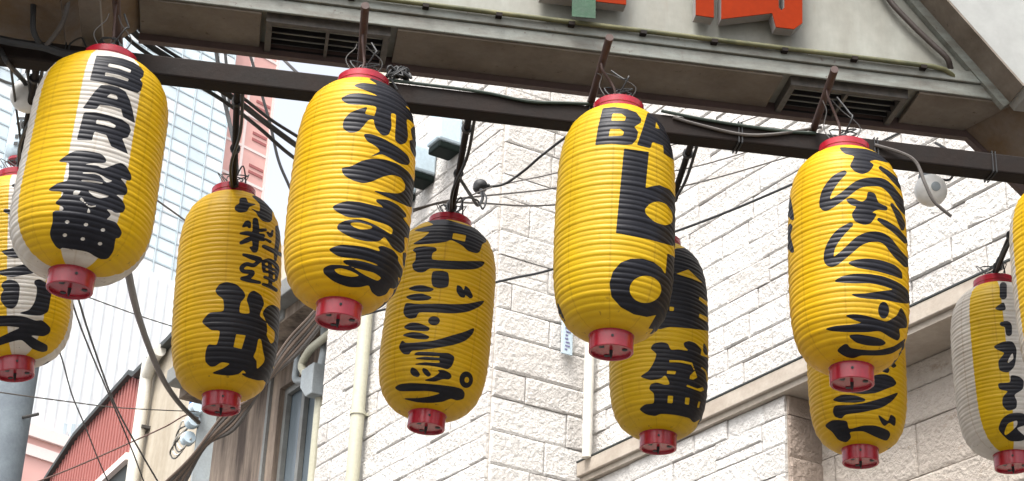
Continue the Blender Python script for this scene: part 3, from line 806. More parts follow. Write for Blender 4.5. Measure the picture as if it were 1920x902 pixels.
MB().tube(smooth_path([fp(573, 702, kc - .08), fp(566, 685, kc - .08), fp(580, 658, kc - .08), fp(600, 640, kc - .08), fp(630, 616, kc - .08), fp(645, 600, kc - .08)], 5), .036, 12).build('bend', M_PIPEY, cn, True)

# ------------------------------------------------------------------ cream and red building beyond
KB = KD + 1.5
AB = math.radians(26.6)                                  # this front is turned a little from its neighbours
_pivot = on_plane(330, 645, AN * KB, AN)
_A1, _AN = A1, AN
A1 = np.array([-math.sin(AB), math.cos(AB), 0])
AN = np.array([math.cos(AB), math.sin(AB), 0])
KB = float(_pivot @ AN)
uB0, uB1, uB2 = fac(420, 800, KB)[0], fac(250, 800, KB)[0], fac(60, 900, KB)[0] + 14
zB = fac(300, 672, KB)[1]
bb = thing('corrugated_building', A1 * uB0 + AN * KB, 'cream and faded red corrugated building with a dark roof edge', 'building')
MB().box(A1 * uB0 + AN * KB, A1 * (uB1 - uB0), AN * 5, EZ * zB).build('cream_wall', M_BEIGE, bb)
rw = MB()
zz = fac(240, 852, KB)[1]
# the roof edge of the red part falls away in a shallow curve
edge = [fac(x, y, KB) for x, y in ((250, 704), (200, 760), (145, 822), (96, 896), (40, 985))]
edge = [(uB1, zB - .01)] + [e for e in edge if e[0] > uB1 + .2]
eu, ez = np.array([e[0] for e in edge]), np.array([e[1] for e in edge])
uE = float(eu[-1])
rw.prism([A1 * u + AN * (KB + .02) + EZ * z for u, z in [(uB1, zz)] + edge + [(uE, min(zz, ez[-1] - .3))]], AN * 2)
n_ = int((uE - uB1) / 0.16)
for q in range(n_):
    ua = uB1 + q * .16
    zt = float(np.interp(ua + .085, eu, ez))
    if zt > zz + .05:
        rw.box(A1 * ua + AN * (KB - .012) + EZ * zz, A1 * .085, AN * .03, EZ * (zt - zz))
rw.build('red_cladding', M_REDCL, bb)
MB().box(A1 * uB1 + AN * (KB + .03), A1 * (uE - uB1), AN * 1.9, EZ * (zz - .002)).build('dark_base', M_ROOFG, bb)
MB().box(A1 * (uB1 + .0) + AN * (KB - .05) + EZ * (zz - .10), A1 * (uE - uB1), AN * .08, EZ * .10).build('cream_flashing', M_PINKJ, bb)
re_ = MB()
for (ua, za), (ub, zb2) in zip(edge[:-1], edge[1:]):
    re_.prism([A1 * ua + AN * (KB - .08) + EZ * za, A1 * ub + AN * (KB - .08) + EZ * zb2, A1 * ub + AN * (KB - .08) + EZ * (zb2 + .07), A1 * ua + AN * (KB - .08) + EZ * (za + .07)], AN * 2.1)
re_.build('verge', M_ROOFG, bb)
MB().box(A1 * uB0 + AN * (KB - .12) + EZ * zB, A1 * (uB1 - uB0), AN * 5.2, EZ * .07).build('roof_edge', M_ROOFG, bb)
bp = A1 * fac(263, 790, KB - .12)[0] + AN * (KB - .12)
dp = thing('downpipe', bp, 'pale downpipe where the cream wall meets the red cladding', 'pipe')
MB().tube(smooth_path([bp, bp + EZ * 4, bp + EZ * (zB - .55), bp + EZ * (zB - .25) - A1 * .05, bp + EZ * (zB - .06) - A1 * .25 , bp + EZ * (zB - .04) - A1 * .5], 5), .085, 14).build('pipe', M_PIPEW, dp, True)
for z in (zB - 2.2, zB - 1.0, zB - 4):
    MB().box(bp - A1 * .11 + EZ * z, A1 * .22, AN * .12, EZ * .04).build('bracket', M_WIRE, dp)

# insulators and cable clamps on the cream wall
ib = on_plane(372, 790, AN * (KB - .25), AN)
ins = thing('insulator_bracket', ib - EZ * .4, 'white insulator cluster on a blue grey bracket at the cream wall', 'bracket')
MB().box(ib - A1 * .03 - EZ * 1.6, A1 * .06, AN * .24, EZ * 1.9).build('bracket', M_PIPEG, ins)
for dz, dx in ((-.02, 0), (-.2, .1), (.12, -.08)):
    MB().lathe([(0, -.08), (.07, -.08), (.085, -.03), (.05, 0), (.085, .03), (.07, .08), (0, .08)], ib - AN * .07 + EZ * dz + A1 * dx, A1, 16).build('insulator', M_LIGHTBOX, ins, True)
MB().lathe([(0, -.05), (.035, -.05), (.035, .05), (0, .05)], ib - AN * .1 + EZ * .22, EZ, 12).build('clamp', pm('blue_plastic', (.02, .12, .35), bstr=0), ins, True)
for q in range(4):
    cpt = [ib - AN * .08 + EZ * (-.05), ib + A1 * (.25 + .09 * q) - AN * .12 + EZ * (.05 - .08 * q), ib + A1 * (.42 + .06 * q) - AN * .1 - EZ * (.12 + .05 * q), ib + A1 * (.2 + .05 * q) - AN * .1 - EZ * (.3 + .02 * q), ib - AN * .06 - EZ * .22]
    MB().tube(smooth_path(cpt, 6), .010, 6).build('wire_loop', M_WIRE if q % 2 else M_PIPEW, ins, True)

A1, AN = _A1, _AN
# grey concrete pole at the left
pp = at_range(12, 800, 13.0)
zt_ = at_range(12, 600, 13.0)[2]
up_ = thing('utility_pole', (pp[0], pp[1], 0), 'weathered grey concrete utility pole below the leftmost lantern', 'pole')
MB().tube([np.array([pp[0], pp[1], z]) for z in np.linspace(0, zt_, 8)], [0.186 - 0.004 * q for q in range(8)], 28).build('shaft', M_POLE, up_, True)
MB().lathe([(.157, 0), (.157, .03), (.12, .06), (0, .07)], np.array([pp[0], pp[1], zt_]), EZ, 28).build('cap', M_POLE, up_, True)
for z in (4.0, 5.2, 6.0):
    MB().tube([np.array([pp[0], pp[1], z]), np.array([pp[0] + .26, pp[1] - .18, z])], .012, 8).build('step_bolt', M_WIRE, up_, True)

# ------------------------------------------------------------------ far towers
TA = math.radians(42.7)
TD = np.array([math.sin(TA), math.cos(TA), 0])            # along the tower fronts, away to the right
TN = np.array([-math.cos(TA), math.sin(TA), 0])           # into the towers
def tower_plane(x, y, r):
    return float(at_range(x, y, r) @ TN)
kt = tower_plane(250, 300, 220)
def tp(x, y, k): 
    p = on_plane(x, y, TN * k, TN)
    return float(p @ TD), float(p[2])
d1 = 0.5 * (tp(441, 80, kt)[0] + tp(420, 300, kt)[0])
d0 = tp(-150, 300, kt)[0]
z0, z1 = tp(200, 560, kt)[1], tp(400, -120, kt)[1]
tw = thing('glass_tower', TD * d1 + TN * kt, 'pale blue glass tower with a white window grid far behind the beam', 'building')
MB().box(TD * d0 + TN * kt, TD * (d1 - d0), TN * 30, EZ * (z1 + 8)).build('wall', M_TOWER, tw)
cw, ch = 3.0, 1.85
pane = {}
for nm, mt in (('b', M_PANE), ('w', M_PANEW)):
    mb = MB().box((0, 0, 0), TD * cw * .86, -TN * .06, EZ * ch * .80)
    me = bpy.data.meshes.new('pane'); me.from_pydata(mb.v, [], mb.f); me.materials.append(mt); me.update()
    pane[nm] = me
cells = []
c0 = int((d1 - d0) / cw)
for i in range(c0):
    for j in range(int((z1 - z0 + 20) / ch)):
        o = TD * (d1 - (i + 1) * cw + cw * .1) + TN * kt + EZ * (z0 - 20 + j * ch)
        q = project(o)
        vis = -30 < q[0] < 460 and 50 < q[1] < 600 and not (q[1] < 62)
        cells.append((vis, random.random(), i, j, o))
nvis = sum(c[0] for c in cells)
rest_m = MB()
cnt = 0
tb = np.array(tw.location)
for vis, rnd, i, j, o in sorted(cells, key=lambda c: (not c[0], c[1])):
    nm = 'b' if (math.sin(i * 12.9 + j * 4.1) * 43.7) % 1 < .62 else 'w'
    if vis and cnt < 300:
        ob = bpy.data.objects.new('pane', pane[nm]); ob.parent = tw; ob.location = tuple(o - tb); col.objects.link(ob); cnt += 1
    else:
        rest_m.box(o, TD * cw * .86, -TN * .06, EZ * ch * .80)
tag(rest_m.build('panes', M_PANE, tw), kind='stuff')
gm = MB()
for i in range(c0 + 1):
    gm.box(TD * (d1 - i * cw - .06) + TN * kt + EZ * (z0 - 20), TD * .10, -TN * .22, EZ * (z1 - z0 + 20))
for j in range(int((z1 - z0 + 20) / ch)):
    gm.box(TD * (d0) + TN * kt + EZ * (z0 - 20 + j * ch - .24), TD * (d1 - d0), -TN * .12, EZ * .16)
gm.build('mullion_grid', M_MULL, tw)
# pink tower
kp = kt + 2.0
e0, e1 = 0.5 * (tp(441, 80, kp)[0] + tp(420, 300, kp)[0]) - 1.5, 0.5 * (tp(521, 84, kp)[0] + tp(499, 371, kp)[0])
pt = thing('pink_tower', TD * e0 + TN * kp, 'pale pink tower with white joints beside the blue glass tower', 'building')
MB().box(TD * e0 + TN * kp, TD * (e1 - e0), TN * 25, EZ * (z1 + 8)).build('wall', M_PINKT, pt)
jm = MB()
fh = 5.2
for j in range(int((z1 + 8) / fh)):
    jm.box(TD * e0 + TN * kp + EZ * (j * fh), TD * (e1 - e0), -TN * .08, EZ * .4)
for q in (.02, .47, .96):
    jm.box(TD * (e0 + (e1 - e0) * q) + TN * kp, TD * .45, -TN * .12, EZ * (z1 + 8))
jm.build('joint_grid', M_PINKJ, pt)
for j in range(int((z0 - 15) / fh), int((z1 + 4) / fh)):
    for q in (0, 1):
        MB().box(TD * (e0 + (e1 - e0) * .66) + TN * kp + EZ * (j * fh + 1.8 + q * 1.0), TD * 2.6, -TN * .1, EZ * .42).build('louvre', pm('dark_red_louvre', (.42, .13, .12), bstr=0), pt)
# white ribbed hall below the towers
kr = tower_plane(200, 650, 90)
r0, r1 = tp(-120, 650, kr)[0], tp(640, 650, kr)[0]
zr0, zr1 = tp(150, 832, kr)[1], tp(200, 474, kr)[1]
hb = thing('ribbed_building', TD * r0 + TN * kr, 'white ribbed hall with a pink base below the towers', 'building')
MB().box(TD * r0 + TN * kr + EZ * zr0, TD * (r1 - r0), TN * 20, EZ * (zr1 - zr0)).build('wall', M_WHITEB, hb)
rm = MB()
q = r0
while q < r1:
    rm.box(TD * q + TN * kr + EZ * zr0, TD * .14, -TN * .10, EZ * (zr1 - zr0 - .1))
    q += .62
tag(rm.build('ribs', pm('rib_white', (.72, .76, .77), .6, amount=.1, bstr=0), hb), kind='stuff')
MB().box(TD * r0 + TN * (kr - .3), TD * (r1 - r0), TN * 20, EZ * (zr0 - .05)).build('pink_base', M_PINKT, hb)
for f0, f1 in ((.86, .90), (.55, .6)):
    za = tp(100, 902, kr)[1]
MB().box(TD * r0 + TN * (kr - .42) + EZ * (tp(120, 880, kr)[1]), TD * (r1 - r0), TN * .11, EZ * .55).build('pale_band', M_PINKJ, hb)
MB().box(TD * r0 + TN * (kr - .5) + EZ * (zr0 - .6), TD * (r1 - r0), TN * .19, EZ * .6).build('pale_coping', M_PINKJ, hb)
for x in (112, 127, 143, 159):
    a, z = tp(x, 822, kr)
    b, zt2 = tp(x, 793, kr)
    MB().box(TD * a + TN * kr + EZ * z, TD * .22, -TN * .16, EZ * (zt2 - z)).build('slot', M_MULL, hb)
# ------------------------------------------------------------------ the gate over the lane
ZS = 5.08                                                # underside of the sign box
def gz(x, y, z):
    d = ray(x, y)
    p = CAM + d * ((z - CAM[2]) / d[2])
    return float(p @ E1), float(p @ EN)
TF = 0.5 * (gz(1100, 91, ZS)[1] + gz(1400, 127, ZS)[1])  # front of the sign
TR = 0.5 * (gz(920, 130, ZS)[1] + gz(1400, 190, ZS)[1])  # back of the sign
TB, ZB = 5.47, 4.735                                     # front and underside of the dark beam
BH = 0.075
print('sign', TF, TR)
SL = gz(262, 40, ZS)[0]
SRf, SRr = gz(1890, 200, ZS)[0], gz(1802, 242, ZS)[0]
gate = thing('street_gate', G(1.0, TB, 0), 'grey green street gate sign with orange characters carrying the yellow lanterns', 'gate')
# dark beam and the legs that carry it, outside the picture
MB().box(G(-3.4, TB, ZB), E1 * 7.9, EN * BH, EZ * BH).build('beam', M_BEAM, gate, bevel=.006)
for s in (-3.5, 4.4):
    MB().box(G(s, TB - .1, 0), E1 * .25, EN * .45, EZ * 6.8).build('post', M_SOFFIT, gate, bevel=.01)
# sign box: outline in the gate plane
dia0, dia1 = gsz(1890, 198, TF), gsz(1715, 0, TF)
dv = ((dia1[0] - dia0[0]) / (dia1[1] - dia0[1]))
HT = 1.5
face = [(SL, ZS + .004), (SRf, ZS + .004), (SRf + dv * HT, ZS + HT), (SL, ZS + HT)]
MB().prism([G(s, TF, z) for s, z in face], EN * (TR - TF)).build('sign_panel', M_SIGN, gate)
# soffit panels under the box, split by seams
cut = [SL] + [gz(x, y, ZS)[0] for x, y in ((490, 70), (735, 95), (1445, 180), (1690, 210))] + [None]
for i in range(5):
    a, b = cut[i], cut[i + 1]
    if i == 4:
        q = [G(a + .004, TF, ZS), G(SRf, TF, ZS), G(SRr, TR, ZS), G(a + .004, TR, ZS)]
        MB().prism(q, EZ * -.02).build('soffit', M_SOFFIT, gate, bevel=.003)
    elif i in (1, 3):
        continue
    else:
        MB().box(G(a + .004, TF, ZS - .02), E1 * (b - a - .008), EN * (TR - TF), EZ * .02).build('soffit', M_SOFFIT, gate, bevel=.003)
# pinkish lip along the rear edge
MB().box(G(SL, TR + .001, ZS - .045), E1 * (SRr - SL + .035), EN * .03, EZ * .07).build('rear_lip', pm('brown_pink_lip', (.09, .058, .052), .6), gate)
# lower trim of the front: two overlapping metal strips
MB().box(G(SL, TF - .012, ZS - .012), E1 * (SRf - SL - .02), EN * .011, EZ * .052).build('trim', M_TRIM, gate, bevel=.003)
MB().box(G(SL, TF - .022, ZS + .042), E1 * (SRf - SL - .07), EN * .021, EZ * .046).build('trim', M_TRIM, gate, bevel=.003)
# louvred lamp boxes let into the soffit
def vent(x0, y0, x1, y1):
    a, b = gz(x0, y0, ZS)[0], gz(x1, y1, ZS)[0]
    t0, t1 = TF + .02, TR + .045
    zb_ = ZS - .035
    v = MB()
    w = .022
    v.box(G(a, t0, zb_), E1 * (b - a), EN * w, EZ * .055)
    v.box(G(a, t1 - w, zb_), E1 * (b - a), EN * w, EZ * .055)
    v.box(G(a, t0 + w, zb_), E1 * w, EN * (t1 - t0 - 2 * w), EZ * .055)
    v.box(G(b - w, t0 + w, zb_), E1 * w, EN * (t1 - t0 - 2 * w), EZ * .055)
    v.box(G((a + b) / 2 - .006, t0 + w, zb_ + .003), E1 * .012, EN * (t1 - t0 - 2 * w), EZ * .03)
    o = v.build('vent', M_VENTF, gate)
    MB().box(G(a + w, t0 + w, zb_ + .04), E1 * (b - a - 2 * w), EN * (t1 - t0 - 2 * w), EZ * .012).build('back_plate', M_DARKV, o)
    n = 5
    for q in range(n):
        t = t0 + w + (t1 - t0 - 2 * w) * (q + .5) / n
        MB().box(G(a + w, t, zb_ + .012), E1 * (b - a - 2 * w), EN * .004 + EZ * .02, -EN * .003 + EZ * .001).build('slat', M_DARKV, o)
vent(497, 75, 724, 100)
vent(1458, 185, 1672, 212)
# mossy conduit along the foot of the sign face, ends bent back, with clips
cz = [(700, -9), (880, 13), (1140, 46), (1400, 82), (1600, 112), (1740, 131)]
zc = np.mean([gsz(x, y, TF - .035)[1] for x, y in cz])
sa, sb = SL + .1, gsz(1748, 131, TF - .035)[0]
cpts = [G(s, TF - .035, zc) for s in np.linspace(sa, sb, 24)] + [G(sb + .05, TF - .03, zc - .004), G(sb + .085, TF - .018, zc - .018), G(sb + .095, TF - .004, zc - .03)]
MB().tube(cpts, .0095, 10).build('conduit', M_CONDUIT, gate, True)
x = sb - .045
while x > sa:
    MB().box(G(x, TF - .045, zc - .016), E1 * .022, EN * .045, EZ * .014).build('clip', M_BEAM, gate)
    x -= .262
# second conduit beside the diagonal edge
dq = []
for x, y in ((1600, -110), (1662, -8), (1700, 36), (1745, 80), (1775, 108), (1788, 122)):
    s, z = gsz(x, y, TF - .03)
    dq.append(G(s, TF - .03, z))
dq[-1] = dq[-1] + EN * .028
MB().tube(smooth_path(dq, 4), .011, 10).build('conduit', pm('rust_conduit', (.05, .036, .03), .6), gate, True)
# projecting fascia with the diagonal lower edge
def line_gap(t):
    s, z = gsz(1778, 0, t)
    return s - (dia0[0] + dv * (z - dia0[1]))
ts = np.linspace(TF - .4, TF - .02, 200)
TFA = float(ts[np.argmin([abs(line_gap(t)) for t in ts])])
TFA = min(TFA, TF - .08)
print('fascia', TFA)
fo = [(dia0[0] + .02, dia0[1] - .02), (dia0[0] + 1.6, dia0[1] - .02), (dia0[0] + 1.6, dia0[1] + HT), (dia0[0] + dv * HT + .01, dia0[1] + HT)]
MB().prism([G(s, TFA, z) for s, z in fo], EN * (TF - TFA - .002)).build('fascia', pm('pale_fascia_paint', (.29, .30, .285), .6, (.25, .25, .235), 2, None, .6, bstr=.04), gate)
ux = np.array([dv, 1.0]); ux /= np.linalg.norm(ux)
nx = np.array([-ux[1], ux[0]]) * .008
q0 = np.array(dia0); q1 = q0 + ux * HT * 1.3
MB().prism([G(*(np.array(p)[[0]]), TFA - .004, p[1]) for p in (q0, q1, q1 + nx, q0 + nx)], EN * (TF - TFA)).build('fascia_soffit', M_SOFFIT, gate)
MB().prism([G(p[0], TF - .03, p[1]) for p in (q0 + nx, q1 + nx, q1 + nx * 5, q0 + nx * 5)], EN * .028).build('edge_trim', M_TRIM, gate)
# sloping end panels of the soffit
for sgn, sf, sr in ((1, SRf, SRr),):
    pts = [G(sf, TF - .0, ZS - .004), G(sr, TR, ZS - .004), G(sr + .62, TR, ZS - .62), G(sf + .62, TF, ZS - .62)]
    MB().prism(pts, np.array([0, 0, .03]) + E1 * .03).build('end_panel', M_RUSTY, gate)
    MB().prism([G(sr, TR + .002, ZS - .03), G(sr + .60, TR + .002, ZS - .64), G(sr + .66, TR + .002, ZS - .60), G(sr + .05, TR + .002, ZS + .02)], EN * .03).build('rear_lip', pm('brown_pink_lip', (.09, .058, .052), .6), gate)
MB().prism([G(SL, TF - .5, ZS), G(SL, TR, ZS), G(SL - .22, TR, ZS - .2), G(SL - .22, TF - .5, ZS - .2)], np.array([0, 0, .03])).build('end_panel', M_RUSTY, gate)
MB().box(G(SL - .225, TF - .75, ZS - .2), -E1 * 1.6, EN * (TR - TF + .75), EZ * .03).build('end_soffit', M_RUSTY, gate)
MB().box(G(SL - .09, TF - .6, ZS - .23), -E1 * .07, EN * (TR - TF + .55), EZ * .028).build('flat_bar', M_SOFFIT, gate, bevel=.003)
# orange raised characters, cut by the top of the picture, and the strip of green tape
TL = TF - .075
def letter(px, mat=M_ORANGE):
    pts = [gsz(x, y, TL) for x, y in px]
    o = MB().prism([G(s, TL, z) for s, z in pts], EN * .004).build('character_stroke', mat, gate)
    c = np.mean(np.array(pts), 0)
    MB().prism([G(s, TL + .0045, z) for s, z in pts], EN * .045).build('letter_edge', M_LEDGE_T, o)
    return o
letter([(1304.7, -110), (1304.7, 28), (1338.5, 33), (1339.5, -110)])
letter([(1353, -110), (1352.5, 35.6), (1448, 24.4), (1455, 50.6), (1489, 54.4), (1504.5, 43), (1504.5, -110), (1471, -110), (1471, 14), (1465, 19), (1460, 14), (1460, -110)])
letter([(1013, -110), (1014, -9), (1174, 8.5), (1176, -110)])
gt = [gsz(x, y, TL - .004) for x, y in ((1073.5, -90), (1117, -90), (1116.5, 35), (1072, 31))]
MB().prism([G(s, TL - .006, z) for s, z in gt], EN * .002).build('green_tape', M_GREEN, gate)
# brown rods out towards the lane, for the front row of lanterns
ZR = ZB + BH + .014
RODS = []
for (xa, ya, xb, yb) in ((685, 10, 680, 120), (1143, 70, 1112, 185), (1565, 130, 1530, 240), (215, -42, 222, 60), (2025, 195, 1975, 300), (-280, -100, -250, 20)):
    a, b = gz(xa, ya, ZR), gz(xb, yb, ZR)
    RODS.append((a, b))
    MB().lathe([(.0105, 0), (.0135, .002), (.0135, 1), (.0105, 1)], G(a[0], a[1], ZR), (0, 0, 1), 4) 
    pa, pb_ = G(a[0], a[1], ZR), G(b[0], TB + .05, ZR)
    MB().tube([pa, pa + (pb_ - pa) * .5, pb_], .0135, 12).build('hanger_rod', M_ROD, gate, True)
# arms behind the beam, for the rear row
ARMS = []
def arm(x0, y0, x1, y1, tt=6.4):
    a = gz(x0, y0, ZB + .03)
    e = gpt(x1, y1, tt)
    p0 = G(a[0], TB + BH - .01, ZB + .02)
    p1 = np.array([*(e[:2]), 0]) + EZ * (ZB + .05)
    MB().tube([p0, p1], .012, 10).build('hanger_arm', M_BEAM, gate, True)
    cab = [p0 + E1 * .02 - EZ * .01, p0 * .66 + p1 * .34 + E1 * .018 - EZ * .02, p0 * .33 + p1 * .67 - E1 * .012 - EZ * .022, p1 - EZ * .012]
    MB().tube(smooth_path(cab, 5), .006, 6).build('arm_cable', M_BLACK, gate, True)
    for f in (.12, .55, .9):
        c = p0 * (1 - f) + p1 * f
        MB().lathe([(.019, -.008), (.019, .008)], c, p1 - p0, 10).build('cable_tie', M_BLACK, gate)
    return p1
ARMS = {}
# ------------------------------------------------------------------ lanterns
NT, NRIB, SUBR = 208, 45, 6
def lantern(key, a, b, R, label, hang, bands=None, ribs=NRIB, mid_px=None):
    """a, b = centres of the upper and lower cap, hang = point the hook hangs from"""
    a, b = np.asarray(a, float), np.asarray(b, float)
    a = a - EZ * .036                # the cap shows its near rim, which stands higher in the picture than its centre
    k = a - b
    Lc = float(np.linalg.norm(k)); k = k / Lc
    root = thing('paper_lantern', b - k * .035, label, 'lantern', 'yellow lanterns hung from the gate')
    mid = (a + b) / 2
    u = CAM - mid; u = u - k * (u @ k); u /= np.linalg.norm(u)
    w = np.cross(k, u)
    rt, rb = .074, .064
    h0, h1 = .024, Lc - .034
    n = ribs * SUBR
    vv = np.arange(n + 1) / n
    xq = np.abs(2 * vv - 1)
    rend = rb + (rt - rb) * vv
    xe = xq ** 5.5
    pw = np.where(vv > .5, .66, .58)
    R = R * .945
    rad = rend + (R - rend) * np.clip(1 - xe, 0, 1) ** pw
    rad = rad * (1 + .012 * np.sin(vv * 7 + R * 90))
    hh = h0 + (h1 - h0) * vv
    dr, dh = np.gradient(rad), np.gradient(hh)
    ln = np.hypot(dr, dh) + 1e-9
    nr, nh = dh / ln, -dr / ln
    f = (vv * ribs) % 1.0
    jit = 1 + .4 * np.sin(np.floor(vv * ribs) * 2.7 + R * 50)
    bul = .0024 * (4 * f * (1 - f)) ** .65 * jit
    th = np.arange(NT) * 2 * math.pi / NT
    ct, s_t = np.cos(th), np.sin(th)
    rr = (rad + bul * nr)[:, None] * (1 + .006 * np.sin(3 * th + R * 40))[None, :]
    sag = .0028 * np.sin(vv * 23 + R * 70)[:, None] * np.sin(2 * th + 9 * vv[:, None])
    hz = (hh + bul * nh)[:, None] + sag * (4 * vv * (1 - vv))[:, None]
    V = b + hz[..., None] * k + (rr * ct)[..., None] * u + (rr * s_t)[..., None] * w
    V = V.reshape(-1, 3)
    i, j = np.meshgrid(np.arange(n), np.arange(NT), indexing='ij')
    j2 = (j + 1) % NT
    Fq = np.stack([i * NT + j, i * NT + j2, (i + 1) * NT + j2, (i + 1) * NT + j], -1).reshape(-1, 4)
    me = bpy.data.meshes.new('body')
    base = np.array(root.location)
    me.from_pydata((V - base).tolist(), [], Fq.tolist())
    me.polygons.foreach_set('use_smooth', [True] * len(Fq))
    me.materials.append(M_LANT)
    phi = np.degrees(np.where(th > math.pi, th - 2 * math.pi, th))
    px = project(V)
    ink = ink_field(px, T[key]).reshape(n + 1, NT) if T[key] else np.full((n + 1, NT), -9.0)
    LIM = 85.0
    vis = np.abs(phi) <= LIM
    # the strokes run on round the side: the ink past the outline continues as its mirror for a short way, then ends
    step = 360.0 / NT
    for q in np.where(~vis)[0]:
        ap = abs(phi[q])
        if ap < 128:
            src = int(round((math.copysign(2 * LIM - ap, phi[q]) % 360) / step)) % NT
            ink[:, q] = ink[:, src]
        else:
            ink[:, q] = -9
    def put(nm, arr):
        at = me.attributes.new(nm, 'FLOAT', 'POINT')
        at.data.foreach_set('value', np.ascontiguousarray(arr, np.float32).ravel())
    put('ink', np.clip(.5 + ink / 16, 0, 1))
    bd_ = np.zeros(NT)
    if bands:
        # bands: photo columns at the middle row where the colour changes, white panel between the inner two
        row = project(V.reshape(n + 1, NT, 3)[int(n * .52)])[:, 0]
        order = np.argsort(phi)
        ok = [o for o in order if abs(phi[o]) < 84]
        rows = row[ok]; ph = phi[ok]
        if rows[0] > rows[-1]: rows, ph = rows[::-1], ph[::-1]
        edges = [float(np.interp(e, rows, ph)) for e in bands]
        sgn = 1 if edges[1] < edges[2] else -1
        lo, hi = sorted(edges[1:3])
        flo, fhi = min(edges[0], edges[3]), max(edges[0], edges[3])
        d = np.maximum(np.minimum(phi - lo, hi - phi), np.maximum(flo - phi, phi - fhi))
        far = np.minimum(180 - np.abs(phi) - 30, 999)          # yellow again round the back
        bd_ = np.clip(.5 + d / 8.0, 0, 1)
    put('band', np.tile(bd_, (n + 1, 1)))
    sm = np.zeros(NT)
    for q in range(8):
        c = (17 + R * 130 + q * 45) % 360
        dd = np.abs((np.degrees(th) - c + 180) % 360 - 180)
        sm = np.maximum(sm, np.clip(1 - dd / 1.6, 0, 1))
    put('seam', np.tile(sm, (n + 1, 1)))
    put('foot', np.repeat(np.clip(1 - vv / .14, 0, 1), NT))
    me.update()
    bo = bpy.data.objects.new('body', me)
    bo.parent = root
    col.objects.link(bo)
    # caps
    rc = rt + .008
    MB().lathe([(rc - .004, Lc - .042), (rc, Lc - .040), (rc, Lc - .018), (rc + .002, Lc - .016), (rc + .002, Lc + .004), (rc - .001, Lc + .007), (rc - .010, Lc + .007), (rc - .010, Lc - .038), (rc - .006, Lc - .042)], b, k, 48).build('top_cap', M_RED, root, True)
    rq = rb + .006
    bc = MB().lathe([(0, -.022), (rq - .010, -.022), (rq - .008, -.030), (rq - .002, -.030), (rq, -.028), (rq, .022), (rq + .002, .024), (rq + .002, .032), (rq - .004, .034), (0, .034)], b, k, 48).build('bottom_cap', M_RED, root, True)
    for ang in (20, 140, 260):
        q = math.radians(ang + R * 300)
        c = b + (rq * .62) * (math.cos(q) * u + math.sin(q) * w) - k * .0245
        MB().lathe([(0, 0), (.009, 0), (.009, .003), (0, .003)], c, k, 10).build('vent_hole', M_BLACK, bc)
        c = b + (rq + .0005) * (math.cos(q + .8) * u + math.sin(q + .8) * w)
        MB().lathe([(0, 0), (.0045, 0), (.0045, .002), (0, .002)], c, math.cos(q + .8) * u + math.sin(q + .8) * w, 8).build('rivet', M_BLACK, bc)
    MB().tube([b - k * .021, b - k * .036, b - k * .05 + u * .004], [.006, .005, .002], 8).build('drain_tip', M_BLACK, bc, True)
    # wire bail, bulb fitting and the hook up to the rod
    ba = []
    for q in range(13):
        an = math.pi * q / 12
        ba.append(b + k * (Lc + .002 + .034 * math.sin(an)) + w * ((rc - .006) * math.cos(an)))
    MB().tube(ba, .003, 6).build('bail', M_WIRE, root, True)
    tp_ = b + k * (Lc + .036)
    hang = np.asarray(hang, float)
    mid_ = (tp_ + hang) / 2
    hk = [tp_ + w * .012 - k * .006, tp_ - k * .008, tp_ - w * .012 + k * .002, tp_ + (mid_ - tp_) * .5, mid_, hang - EZ * .022 + u * .012, hang + EZ * .016 + u * .012, hang + EZ * .020, hang - EZ * .004 - u * .016]
    MB().tube(smooth_path(hk, 5), .0045, 8).build('hook', M_ROD, root, True)
    MB().lathe([(0, 0), (.022, 0), (.022, .03), (.012, .045), (.006, .05), (0, .05)], b + k * (Lc - .005) + u * .02, k, 16).build('cord_grip', M_BLACK, root, True)
    cw_ = [b + k * (Lc + .04) + u * .02, b + k * (Lc + .09) + u * .05 + w * .03, mid_ + w * .045 + u * .02, hang + w * .03 - EZ * .02]
    MB().tube(smooth_path(cw_, 6), .0032, 6).build('cord', M_BLACK, root, True)
    for q in range(2):
        lp = [b + k * (Lc + .004 + .03 * math.sin(j * 1.7 + q)) + w * (.05 * math.sin(j * 2.3 + q * 1.1 + R * 90)) + u * (.045 * math.cos(j * 1.9 + q * 2)) + k * .012 * j * (j < 6) for j in range(8)]
        MB().tube(smooth_path(lp, 5), .0026, 5).build('tie_wire', M_BLACK, root, True)
        cw_ = [b + k * (Lc + .02) + w * (.03 - .06 * q), b + k * (Lc + .08) + w * (.055 - .12 * q), mid_ + EZ * .02 + w * (.02 - .05 * q), hang - EZ * .03 + w * (.012 - .03 * q)]
        MB().tube(smooth_path(cw_, 6), .0018, 5).build('tie_wire', M_WIRE, root, True)
    return root
TFR, TRR = 5.2, 6.4
def rod_point(i, t):
    a, b = RODS[i]
    pa, pb_ = G(a[0], a[1], ZR), G(b[0], TB + .05, ZR)
    f = (t - a[1]) / (TB + .05 - a[1])
    f = min(max(f, .06), .95)
    return pa + (pb_ - pa) * f - EZ * .0135
FR = [('L1', 210, 92, 133, 528, .224, 3, 'yellow lantern with white panels, BAR in block capitals over a dense black character', (58, 137, 247, 312)),
      ('L3', 683, 137, 635, 587, .201, 0, 'all yellow lantern with a column of curly black brush characters, beside knotted wires', None),
      ('L5', 1160, 185, 1146, 645, .2, 1, 'yellow lantern with large black block letters BA, b and q', None),
      ('L7', 1582, 262, 1597, 705, .199, 2, 'yellow lantern with thin winding black brush strokes hanging near the loose cable end', None)]
for key, x1, y1, x2, y2, R, ri, lab, bands in FR:
    a, b = gpt(x1, y1, TFR), gpt(x2, y2, TFR)
    lantern(key, a, b, R, lab, rod_point(ri, TFR), bands)
